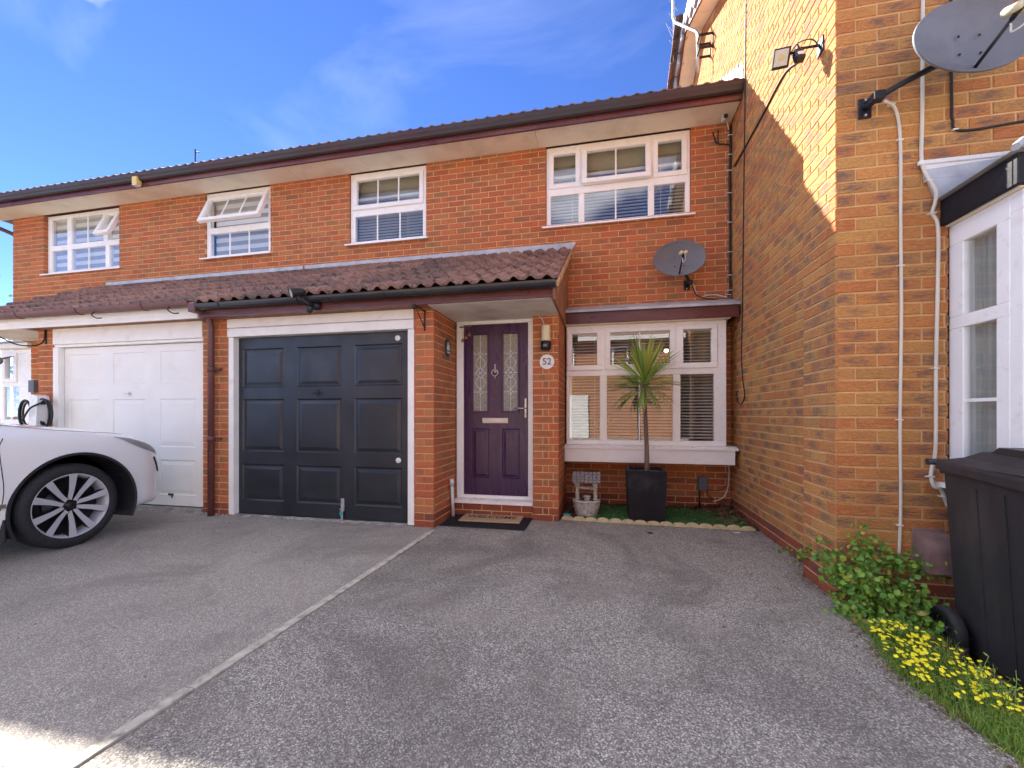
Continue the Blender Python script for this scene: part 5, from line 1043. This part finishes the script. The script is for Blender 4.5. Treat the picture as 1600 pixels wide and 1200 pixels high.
# ============================================================ plants on the right
r = empty('bramble', (.05, -2.62, -.1), 'bushy green bramble climbing over the corner of the right house', 'shrub')
blobs = [((-.09, -2.66, .20), (.07, .07, .09), 260), ((-.115, -2.71, .07), (.07, .07, .07), 260), ((.0, -2.68, .12), (.11, .08, .09), 520), ((.11, -2.70, .07), (.10, .07, .07), 360), ((.12, -2.78, .0), (.08, .06, .05), 170), ((.03, -2.60, .27), (.06, .05, .05), 170), ((.15, -2.59, .26), (.08, .04, .035), 150), ((.27, -2.59, .255), (.06, .03, .025), 70), ((.0, -2.57, .37), (.022, .03, .05), 34), ((-.13, -2.55, .20), (.04, .07, .05), 120), ((.19, -2.65, .14), (.07, .05, .05), 160), ((.38, -2.58, .24), (.05, .02, .02), 16), ((-.13, -2.35, .225), (.03, .10, .02), 45), ((-.14, -2.12, .16), (.03, .10, .02), 40), ((-.12, -1.85, .09), (.03, .12, .02), 30), ((.01, -2.57, .42), (.05, .03, .06), 40), ((.08, -2.58, .34), (.08, .03, .05), 80), ((.24, -2.60, .30), (.10, .03, .05), 90), ((.36, -2.60, .24), (.10, .03, .04), 60), ((.20, -2.72, .05), (.10, .06, .08), 220), ((.14, -2.86, -.02), (.09, .06, .05), 140), ((-.13, -2.80, .02), (.05, .06, .05), 70), ((-.12, -2.45, .28), (.03, .10, .05), 60)]
sp = []
for c, rad, n in blobs:
    for k in range(n):
        v = Vector([random.gauss(0, .55) for _ in range(3)]); p = Vector(c)+Vector((v.x*rad[0]*1.25, v.y*rad[1]*1.2, v.z*rad[2]*1.3))
        if p.y > -2.53 and p.x > -.11: p.y = -2.535-random.uniform(0, .03)
        if p.x > -.12 and p.y > -2.53: p.x = -.125
        sp.append(tuple(p))
leaves('foliage', [p for p in sp if random.random() < .55], 'leaf_bramble', (.015, .040), parent=r)
def wiggle(a, b, n=5, j=.02): a, b = Vector(a), Vector(b); return [a]+[a.lerp(b, k/n)+Vector([random.uniform(-j, j) for _ in range(3)]) for k in range(1, n)]+[b]
for a, b in (((.05, -2.6, -.1), (-.10, -2.68, .25)), ((.06, -2.6, -.1), (.0, -2.57, .44)), ((.05, -2.6, -.05), (.16, -2.6, .30)), ((.1, -2.6, .2), (.42, -2.58, .25)), ((.0, -2.62, .1), (-.14, -2.3, .24)), ((-.14, -2.3, .24), (-.12, -1.8, .07)), ((.05, -2.65, -.05), (.17, -2.78, .02)), ((.0, -2.6, .1), (.2, -2.62, .2)), ((-.03, -2.58, .0), (-.14, -2.72, .08))):
    s = MB(); s.tube(curve_pts(wiggle(a, b)), .004, 5, r2=.0018); s.build('stem', 'stem_brown', r)
def in_poly(x, y, P):
    c = False; n = len(P)
    for i in range(n):
        (x0, y0), (x1, y1) = P[i], P[(i+1) % n]
        if (y0 > y) != (y1 > y) and x < (x1-x0)*(y-y0)/(y1-y0)+x0: c = not c
    return c
bed = [(-.10, -2.62), (.30, -2.62), (.30, -2.9), (.15, -3.05), (.12, -3.5), (.10, -4.6), (-.03, -4.6), (-.15, -3.80), (-.205, -3.45), (-.225, -3.27), (-.17, -3.05), (-.12, -2.78)]
s = MB(); s.poly_prism(bed, -.2, -.035, 'z'); s.poly_prism([(.1, -2.6), (2.2, -2.6), (2.2, -4.0), (.1, -4.0)], -.25, -.115, 'z'); structure('flower_bed', s, 'soil')
fl = [(-.12, -2.86), (.0, -2.90), (.10, -3.05), (.12, -3.35), (.06, -3.58), (-.06, -3.62), (-.20, -3.44), (-.235, -3.24), (-.18, -3.02)]
def scatter(P, n, zf, sc=1):
    out = []; xs = [p[0] for p in P]; ys = [p[1] for p in P]
    while len(out) < n:
        x, y = random.uniform(min(xs), max(xs)), random.uniform(min(ys), max(ys))
        if in_poly(x, y, P): out.append((x, y, zf()))
    return out
r = empty('yellow_flowers', (-.05, -3.25, -.03), 'mat of little yellow flowers spilling over the tarmac edge beside the black bin', 'flowers')
tag(leaves('foliage', scatter(fl, 2600, lambda: random.uniform(-.03, .045)), 'leaf_flower', (.008, .02), parent=r, shape='long'), kind='stuff')
fp = [p for p in scatter(fl, 900, lambda: random.uniform(.035, .07)) if random.random() < .5+.5*sin(p[0]*31)*cos(p[1]*23)]
V, F = [], []
for p in fp[:270]:
    n_ = Vector((random.gauss(0, .35), random.gauss(-.25, .35), 1)).normalized(); t = n_.orthogonal().normalized(); b = n_.cross(t); o = len(V); rad = random.uniform(.0065, .0115); V.append(tuple(Vector(p)+n_*.001))
    for k in range(10): rr = rad*(1 if k % 2 == 0 else .82); V.append(tuple(Vector(p)+rr*(t*cos(k*pi/5)+b*sin(k*pi/5))+n_*(.002 if k % 2 == 0 else 0)))
    F += [(o, o+1+k, o+1+(k+1) % 10) for k in range(10)]
me = bpy.data.meshes.new('blooms'); me.from_pydata(V, [], F); me.materials.append(M['petal_yellow']); tag(link(bpy.data.objects.new('blooms', me), r), kind='stuff')
blades('stalks', [(x, y, -.035, 1) for x, y, z in scatter(fl, 900, lambda: 0)], 'leaf_flower', None, None, (.05, .12), .0012, .5, parent=r)
gp = [(-.17, -3.52), (-.05, -3.52), (.06, -3.55), (.08, -4.5), (.0, -4.5), (-.12, -3.85)]
blades('grass', [(x, y, -.035, 1) for x, y, z in scatter(gp, 3600, lambda: 0)], 'leaf_grass', 'tuft of bright green grass at the bottom right corner by the bin', 'grass', (.03, .09), .0022, .9)
blades('grass', [(x, y, -.035, 1) for x, y, z in scatter(bed, 1500, lambda: 0)], 'leaf_grass', 'thin grass growing through the bed between the bramble and the bin', 'grass', (.02, .07), .0016, .9)
ed_ = []
for (a_, b_) in zip([(-.125, -2.78), (-.17, -3.05), (-.225, -3.27), (-.205, -3.45), (-.15, -3.80)], [(-.17, -3.05), (-.225, -3.27), (-.205, -3.45), (-.15, -3.80), (-.05, -4.4)]):
    for k in range(260): t = random.random(); q = random.gauss(0, .028)*abs(sin(t*9+a_[1]*5)); ed_.append((a_[0]+(b_[0]-a_[0])*t+q, a_[1]+(b_[1]-a_[1])*t, 0, 1))
blades('grass', [(x, y, .0, 1) for x, y, z, k in ed_], 'leaf_flower', 'short ragged weeds creeping over the tarmac edge by the flowers', 'weeds', (.01, .04), .0015, 1.3)
leaves('soil_crumbs', [(x-abs(random.gauss(0, .04)), y, .004) for x, y, z, k in ed_ if random.random() < .3], 'leaf_dry', (.005, .014), 'dark crumbs of soil on the tarmac edge below the yellow flowers', 'soil', flat=.8)
lp = [(-.10, -2.84), (.02, -2.80), (.06, -2.92), (-.10, -2.98)]
leaves('ground_cover', scatter(lp, 500, lambda: random.uniform(-.03, .06)), 'leaf_grass', (.010, .024), 'bright lime green leafy clump between the bramble and the yellow flowers', 'plant')
r = empty('weed', (.02, -3.42, -.03), 'wispy weed standing against the side of the black bin', 'plant')
for k in range(16):
    a = (random.uniform(-.08, .06), random.uniform(-3.5, -3.36), -.04); b = (a[0]+random.uniform(-.05, .06), a[1]+random.uniform(-.05, .04), random.uniform(.06, .17)); s = MB(); s.tube(curve_pts(wiggle(a, b, 4, .008)), .0014, 4); s.build('stem', 'leaf_flower', r)
    leaves('leaf', [tuple(Vector(a).lerp(Vector(b), random.random())) for q in range(9)], 'leaf_grass', (.014, .026), parent=r, shape='long')

# ============================================================ wheelie bin
BA = math.atan2(-.25, .97)       # the bin's front points this way in plan (towards the camera side)
BMx = Matrix.Translation((.300, -2.735, -.115)) @ Matrix.Rotation(R(-3), 4, 'Z')   # local x: across, y: back(0) to front(-)
r = empty('wheelie_bin', BMx.translation, 'large black wheelie bin cropped at the right edge beside the brick wall', 'bin')
Wd, Dp, Hh = .58, .70, .985
def brg(z, i): t = z/Hh; e = .055*(1-t); eb = .02*(1-t); return [(i+e, -i-eb-(.02 if z < .2 else 0), z), (Wd-i-e, -i-eb, z), (Wd-i-e, -Dp+i+.13*(1-t), z), (i+e, -Dp+i+.13*(1-t), z)]
m = MB(BMx); zs = [0, .03, .25, .9, .93, .93, .985]; ins = [.02, 0, 0, 0, 0, -.012, -.016]; R_ = [brg(z, i) for z, i in zip(zs, ins)]
for a, b in zip(R_, R_[1:]):
    for i in range(4): m.quad(a[i], a[(i+1) % 4], b[(i+1) % 4], b[i])
m.quad(*R_[0]); m.quad(*R_[-1]); bo = m.build('body', 'bin_plastic', r)
md = bo.modifiers.new('b', 'BEVEL'); md.width = .018; md.segments = 3; md.limit_method = 'ANGLE'
bo.data.validate()
m = MB(BMx)
for yy in (-.2, -.36, -.5): m.poly_prism([(-.003+.052, .05), (-.003+.052+.006, .05), (.005, .88), (-.001, .88)], yy-.016, yy+.016, 'y')
m.build('side_rib', 'bin_plastic', r)
m = MB(BMx)    # lid: raised centre with a skirt
prof = [(.04, .985, 0), (.045, 1.02, 0)]
def lid(i, z0, z1, y0=.02, y1=-Dp-.035): return [(i-.022, y0-i, z0), (Wd+.022-i, y0-i, z0), (Wd+.022-i, y1+i, z1), (i-.022, y1+i, z1)]
rings = [lid(0, .952, .905), lid(0, .985, .945), lid(.006, 1.0, .962), lid(.075, 1.022, .990), lid(.12, 1.055, 1.030), lid(.20, 1.07, 1.05)]
for a, b in zip(rings, rings[1:]):
    for i in range(4): m.quad(a[i], a[(i+1) % 4], b[(i+1) % 4], b[i])
m.quad(*rings[-1]); lo = m.build('lid', 'bin_plastic', r); md = lo.modifiers.new('b', 'BEVEL'); md.width = .008; md.segments = 2; md.limit_method = 'ANGLE'
m = MB(BMx); m.poly_prism([(-.10, 1.015), (-.20, 1.085), (-.46, 1.075), (-.60, 1.0)], .10, .22, 'x'); m.poly_prism([(-.10, 1.015), (-.20, 1.085), (-.46, 1.075), (-.60, 1.0)], .36, .48, 'x'); m.build('lid_moulding', 'bin_plastic', lo)
m = MB(BMx); m.tube([(-.035, .065, .985), (Wd+.035, .065, .985)], .017, 12)
for x in (.03, .2, .38, .55): m.box(x-.014, x+.014, -.01, .07, .965, 1.0, .006)
m.build('handle', 'bin_plastic', r)
m = MB(BMx); m.tube([(.03, -.015, .115), (Wd-.03, -.015, .115)], .012, 8); m.build('axle', 'steel', r)
for xs, sg in ((.0, -1), (Wd, 1)):
    K = BMx @ Matrix.Translation((xs+sg*.020, -.06, .118)) @ Matrix.Rotation(-sg*R(-90), 4, 'Y')
    m = MB(); m.lathe([(.075, -.026), (.108, -.026), (.118, -.016), (.118, .016), (.108, .026), (.075, .026), (.075, -.026)], K, 36); wh = m.build('wheel', 'rubber', r)
    m = MB(); m.lathe([(0, .012), (.016, .014), (.018, .006), (.024, 0), (.070, -.002), (.076, .014)], K, 24)
    for k in range(6): m.box(.018, .074, -.004, .004, .0, .012, 0, K @ Matrix.Rotation(k*pi/3, 4, 'Z'))
    m.build('hub', 'bin_plastic', wh)

# ============================================================ white car
r = empty('parked_car', (-6.86, -3.6, 0), 'white estate car parked nose in at the white garage door on the left', 'car')
CX = -6.86; WYF = -2.72; WR = .355
def P_(lat, y, z): return (CX+lat, WYF+y, z)
# stations: y from front axle (+ towards nose), half width, bonnet centre z, shoulder z, lower z
ST = [(.93, .38, .60, .58, .36), (.905, .60, .70, .66, .28), (.86, .74, .79, .74, .24), (.79, .84, .86, .80, .225), (.70, .895, .915, .855, .22), (.60, .925, .955, .90, .22), (.48, .943, .985, .935, .22), (.30, .952, 1.015, .965, .22), (.10, .957, 1.04, .985, .22), (-.15, .96, 1.065, 1.005, .22), (-.45, .96, 1.09, 1.02, .22), (-.8, .96, 1.11, 1.03, .22), (-1.2, .96, 1.12, 1.03, .22), (-1.8, .96, 1.12, 1.03, .22), (-2.4, .96, 1.12, 1.03, .22), (-3.0, .955, 1.12, 1.03, .22), (-3.4, .94, 1.11, 1.02, .24), (-3.7, .90, 1.08, .99, .28), (-3.82, .80, 1.0, .94, .34)]
def half(st):
    y, w, zc, zs_, zb = st; return [(0, zc), (w*.35, zc-.004), (w*.62, zc-.016), (w*.80, zc-.03-(zc-zs_)*.1), (w*.90, zs_), (w*.965, zs_-.05), (w*.992, zs_-.14), (w, zs_*.62+.05), (w*.995, .50), (w*.985, .40), (w*.995, .32), (w*.97, zb+.02), (w*.90, zb)]
bm = bmesh.new(); rows = []
for st in ST:
    h_ = half(st); ring_ = [(-l, z) for l, z in h_[::-1]]+h_[1:]; rows.append([bm.verts.new(P_(l, st[0], z)) for l, z in ring_])
for a, b in zip(rows, rows[1:]):
    for i in range(len(a)-1): bm.faces.new((a[i], a[i+1], b[i+1], b[i]))
    bm.faces.new((a[-1], a[0], b[0], b[-1]))
bm.faces.new(rows[0]); bm.faces.new(rows[-1][::-1]); bmesh.ops.recalc_face_normals(bm, faces=bm.faces)
me = bpy.data.meshes.new('body'); bm.to_mesh(me); bm.free(); me.materials.append(M['car_paint']); me.materials.append(M['car_black'])
ob = bpy.data.objects.new('body', me); COL.objects.link(ob); sb_ = ob.modifiers.new('s', 'SUBSURF'); sb_.levels = 2
cuts = []
for yc in (WYF+.04, WYF-2.83):
    for sg in (-1, 1):
        s = MB(); s.lathe([(0, 0), (.455, 0), (.455, .5), (0, .5)], Matrix.Translation((CX+sg*.72, yc, .345)) @ Matrix.Rotation(sg*R(90), 4, 'Y'), 48); bmesh.ops.remove_doubles(s.bm, verts=s.bm.verts, dist=1e-5)
        c = s.build('cut', 'car_black'); cuts.append(c); md = ob.modifiers.new('b', 'BOOLEAN'); md.object = c; md.operation = 'DIFFERENCE'; md.solver = 'EXACT'
bpy.context.view_layer.update()
nm = bpy.data.meshes.new_from_object(ob.evaluated_get(bpy.context.evaluated_depsgraph_get()))
for c in cuts+[ob]: bpy.data.objects.remove(c)
for p in nm.polygons:
    n_ = p.normal; c = p.center; p.use_smooth = True
    inside = min(math.hypot(c.y-WYF-.04, c.z-.345), math.hypot(c.y-WYF+2.83, c.z-.345)) < .46 and (abs(c.x-CX) < .85)
    p.material_index = 1 if inside and len(nm.materials) > 1 else 0
nm.set_sharp_from_angle(angle=R(35)); body = link(bpy.data.objects.new('body', nm), r)
for yc in (WYF+.04, WYF-2.83):
    m = MB(); n = 40
    pr_ = lambda a, rr, x: (x, yc+rr*cos(a), .345+rr*sin(a))
    for k in range(n):
        a0, a1 = -.42+(pi+.84)*k/n, -.42+(pi+.84)*(k+1)/n
        for (r0, x0), (r1, x1) in zip(((.460, CX+.953), (.457, CX+.964), (.438, CX+.960), (.436, CX+.72)), ((.457, CX+.964), (.438, CX+.960), (.436, CX+.72), (.42, CX+.70))):
            m.quad(pr_(a0, r0, x0), pr_(a1, r0, x0), pr_(a1, r1, x1), pr_(a0, r1, x1))
    m.box(CX+.62, CX+.72, yc-.45, yc+.45, .2, .80); m.build('wheel_arch', 'arch_plastic', r)
def wheel(yc):
    K = Matrix.Translation((CX+.955, yc, WR)) @ Matrix.Rotation(R(90), 4, 'Y')
    s = MB(); s.lathe([(.262, -.20), (.33, -.215), (.350, -.20), (.355, -.17), (.355, -.14), (.352, -.138), (.352, -.132), (.355, -.13), (.355, -.09), (.352, -.088), (.352, -.082), (.355, -.08), (.354, -.045), (.348, -.025), (.330, -.006), (.300, .0), (.280, -.004), (.268, -.012)], K, 72); wh = s.build('wheel', 'rubber', r)
    s = MB()
    for k in range(100):
        q = K @ Matrix.Rotation(2*pi*k/100, 4, 'Z'); s.box(.3505, .3562, -.004, .004, -.060, -.028, 0, q @ Matrix.Rotation(.0, 4, 'X'))
    tag(s.build('tread', 'rubber', wh), kind='stuff')
    s = MB(); s.lathe([(.262, -.19), (.25, -.16), (.245, -.05), (.262, -.014), (.270, -.008), (.272, -.012)], K, 64); s.build('rim', 'alloy', wh)
    s = MB(); s.lathe([(0, -.12), (.25, -.13)], K, 40); s.lathe([(0, -.10), (.15, -.10), (.155, -.12)], K, 32); s.build('brake_disc', 'dark_alloy', wh)
    for k in range(5):
        q = K @ Matrix.Rotation(2*pi*k/5+.31, 4, 'Z'); s = MB(); t = MB()
        for sg in (-1, 1):
            A = [(.045, sg*.004), (.045, sg*.034), (.13, sg*.058), (.248, sg*.106), (.262, sg*.050), (.13, sg*.018)]
            hgt = lambda x: -.045+.035*(x/.26)
            top = [s.bm.verts.new(q @ Vector((x, y, hgt(x)))) for x, y in A]; s.bm.faces.new(top if sg > 0 else top[::-1])
            lo_ = [t.bm.verts.new(q @ Vector((x, y*1.02, hgt(x)-.001))) for x, y in A]; l2 = [t.bm.verts.new(q @ Vector((x, y*1.05, hgt(x)-.045))) for x, y in A]
            for i in range(6): t.bm.faces.new((lo_[i], lo_[(i+1) % 6], l2[(i+1) % 6], l2[i]))
        s.build('spoke', 'alloy', wh); t.build('spoke_side', 'dark_alloy', wh)
    s = MB(); s.lathe([(0, -.022), (.025, -.022), (.032, -.028), (.036, -.05), (.07, -.055), (.075, -.08)], K, 24); s.build('hub_cap', 'dark_alloy', wh)
    for k in range(5): s = MB(); s.lathe([(0, -.030), (.006, -.030), (.010, -.034), (.012, -.05)], K @ Matrix.Rotation(2*pi*k/5-.32, 4, 'Z') @ Matrix.Translation((.058, 0, 0)), 8); s.build('wheel_nut', 'chrome', wh)
wheel(WYF); wheel(WYF-2.87)
from mathutils.bvhtree import BVHTree
BV = BVHTree.FromPolygons([v.co.copy() for v in nm.vertices], [tuple(p.vertices) for p in nm.polygons])
def on_body(p, off=.003, side=True):
    p = Vector(p); d = Vector((-1, 0, 0)) if side else (Vector((CX, WYF-.2, p.z))-p).normalized()
    hit = BV.ray_cast(p-d*.4, d)[0]
    n_ = BV.ray_cast(p-d*.4, d)[1] if hit else None
    return hit+n_*off*(1 if n_.dot(d) < 0 else -1) if hit else p
m = MB(); m.tube([on_body(q, .0) for q in curve_pts([P_(.94, -.42, .95), P_(.966, -.45, .88), P_(.968, -.445, .75), P_(.963, -.43, .55), P_(.966, -.45, .40), P_(.96, -.52, .30)])], .0035, 5); m.build('door_gap', 'car_black', r)
m = MB(); m.tube([(BV.ray_cast(q+Vector((0, 0, 1)), Vector((0, 0, -1)))[0] or q) for q in curve_pts([P_(.30, -.62, 1.1), P_(.60, -.45, 1.07), P_(.80, -.20, 1.03), P_(.85, .10, 1.0), P_(.82, .45, .95)])], .003, 5); m.build('bonnet_gap', 'car_black', r)
m = MB(); m.poly_prism([(WYF-.425, .425), (WYF-.475, .425), (WYF-.475, .455), (WYF-.425, .455)], CX+.955, CX+.972, 'x'); m.poly_prism([(WYF-.48, .425), (WYF-2.3, .425), (WYF-2.3, .455), (WYF-.48, .455)], CX+.955, CX+.972, 'x'); m.build('side_trim', 'chrome', r)
m = MB(); m.box(CX+.70, CX+.955, WYF-.44, WYF-.41, .16, .34, .01); m.build('mud_flap', 'arch_plastic', r)
# head lamp wrapping round the front corner
def lampgeo(off, s):
    pts = [(.36, .945, .925), (.50, .925, .90), (.62, .895, .86), (.74, .82, .81), (.83, .70, .76)]; lo2 = [(.42, .955, .90), (.52, .945, .835), (.64, .915, .78), (.76, .85, .74), (.85, .73, .70)]
    up_ = curve_pts([P_(l, y, z) for y, l, z in pts], 5); dn_ = curve_pts([P_(l, y, z) for y, l, z in lo2], 5); G_ = []
    for u_, d_ in zip(up_, dn_): G_.append([s.bm.verts.new(on_body(u_.lerp(d_, k/4), off, False)) for k in range(5)])
    for q0, q1 in zip(G_, G_[1:]):
        for k in range(4): s.bm.faces.new((q0[k], q0[k+1], q1[k+1], q1[k])).smooth = True
s = MB(); lampgeo(.003, s); hl = s.build('headlight', 'alloy', r); s = MB(); lampgeo(.009, s); s.build('lens', 'headlight_glass', hl)
m = MB(); m.tube([on_body(P_(.88, .72+.02*k, .70-.03*k), .0, False) for k in range(6)], .012, 6); m.build('bumper_slot', 'car_black', r)
m = MB(); m.poly_prism([(WYF+.93, .36), (WYF+.96, .36), (WYF+.955, .58), (WYF+.92, .60)], CX-.34, CX+.34, 'x'); m.build('grille', 'car_black', r)
# cabin
CS = [(-.75, .72, 1.10, 1.105), (-1.35, .70, 1.10, 1.50), (-1.75, .68, 1.10, 1.62), (-2.4, .68, 1.10, 1.66), (-3.2, .66, 1.10, 1.60), (-3.55, .66, 1.08, 1.42), (-3.72, .66, 1.05, 1.15)]
m = MB(); rr_ = []
for y, w, zb, zt in CS: rr_.append([m.bm.verts.new(P_(l, y, z)) for l, z in ((-w-.17, zb-.03), (-w, zt-.03), (-w*.8, zt), (w*.8, zt), (w, zt-.03), (w+.17, zb-.03))])
for a, b in zip(rr_, rr_[1:]):
    for i in range(5): m.bm.faces.new((a[i], a[i+1], b[i+1], b[i]))
m.build('cabin_glass', 'car_black', r, True)
m = MB(); rr_ = []
for y, w, zb, zt in CS[1:6]: rr_.append([m.bm.verts.new(P_(l, y, z)) for l, z in ((-w-.01, zt-.05), (-w*.8, zt+.008), (w*.8, zt+.008), (w+.01, zt-.05))])
for a, b in zip(rr_, rr_[1:]):
    for i in range(3): m.bm.faces.new((a[i], a[i+1], b[i+1], b[i]))
m.build('roof_panel', 'car_paint', r, True)

# ============================================================ trees beyond the left end
def tree(x, y, h_, rad, label, n=2600, name='tree', lz=None):
    r = empty(name, (x, y, 0), label, 'tree'); m = MB(); m.tube(curve_pts([(x, y, -.1), (x+.05, y, h_*.35), (x, y+.05, h_*.75)]), .16*h_/6, 8, r2=.04); tr = m.build('trunk', 'bark', r)
    sp = []; cl = []
    for k in range(26):
        v = Vector([random.gauss(0, 1) for _ in range(3)]).normalized()*random.uniform(.4, 1); c = Vector((x+v.x*rad, y+v.y*rad, h_*.66+v.z*h_*.34)); cl.append(c)
        if k < 9: b = MB(); b.tube(curve_pts([(x, y, h_*.35+k*.04*h_), Vector((x, y, h_*.5)).lerp(c, .6), c]), .035, 5, r2=.012); b.build('branch', 'bark', tr)
    for k in range(n): c = random.choice(cl); sp.append((c.x+random.gauss(0, rad*.24), c.y+random.gauss(0, rad*.24), c.z+random.gauss(0, rad*.2)))
    leaves('crown', sp, 'leaf_tree', (.06, .14), parent=r)
tree(-20.5, 6.5, 5.4, 1.9, 'leafy green tree showing past the far left end of the terrace', 5000)
for tx_, ty_, tl in ((-6.5, -27, 'tall green tree behind the gap between the houses across the road'), (1.0, -28, 'tall green tree behind the opposite house with the white garage door')): tree(tx_, ty_, 8.5, 2.6, tl, 2500)
tree(-12.9, -1.2, 2.5, .75, 'green garden shrub at the left edge beside the far left window', 3000, 'shrub')
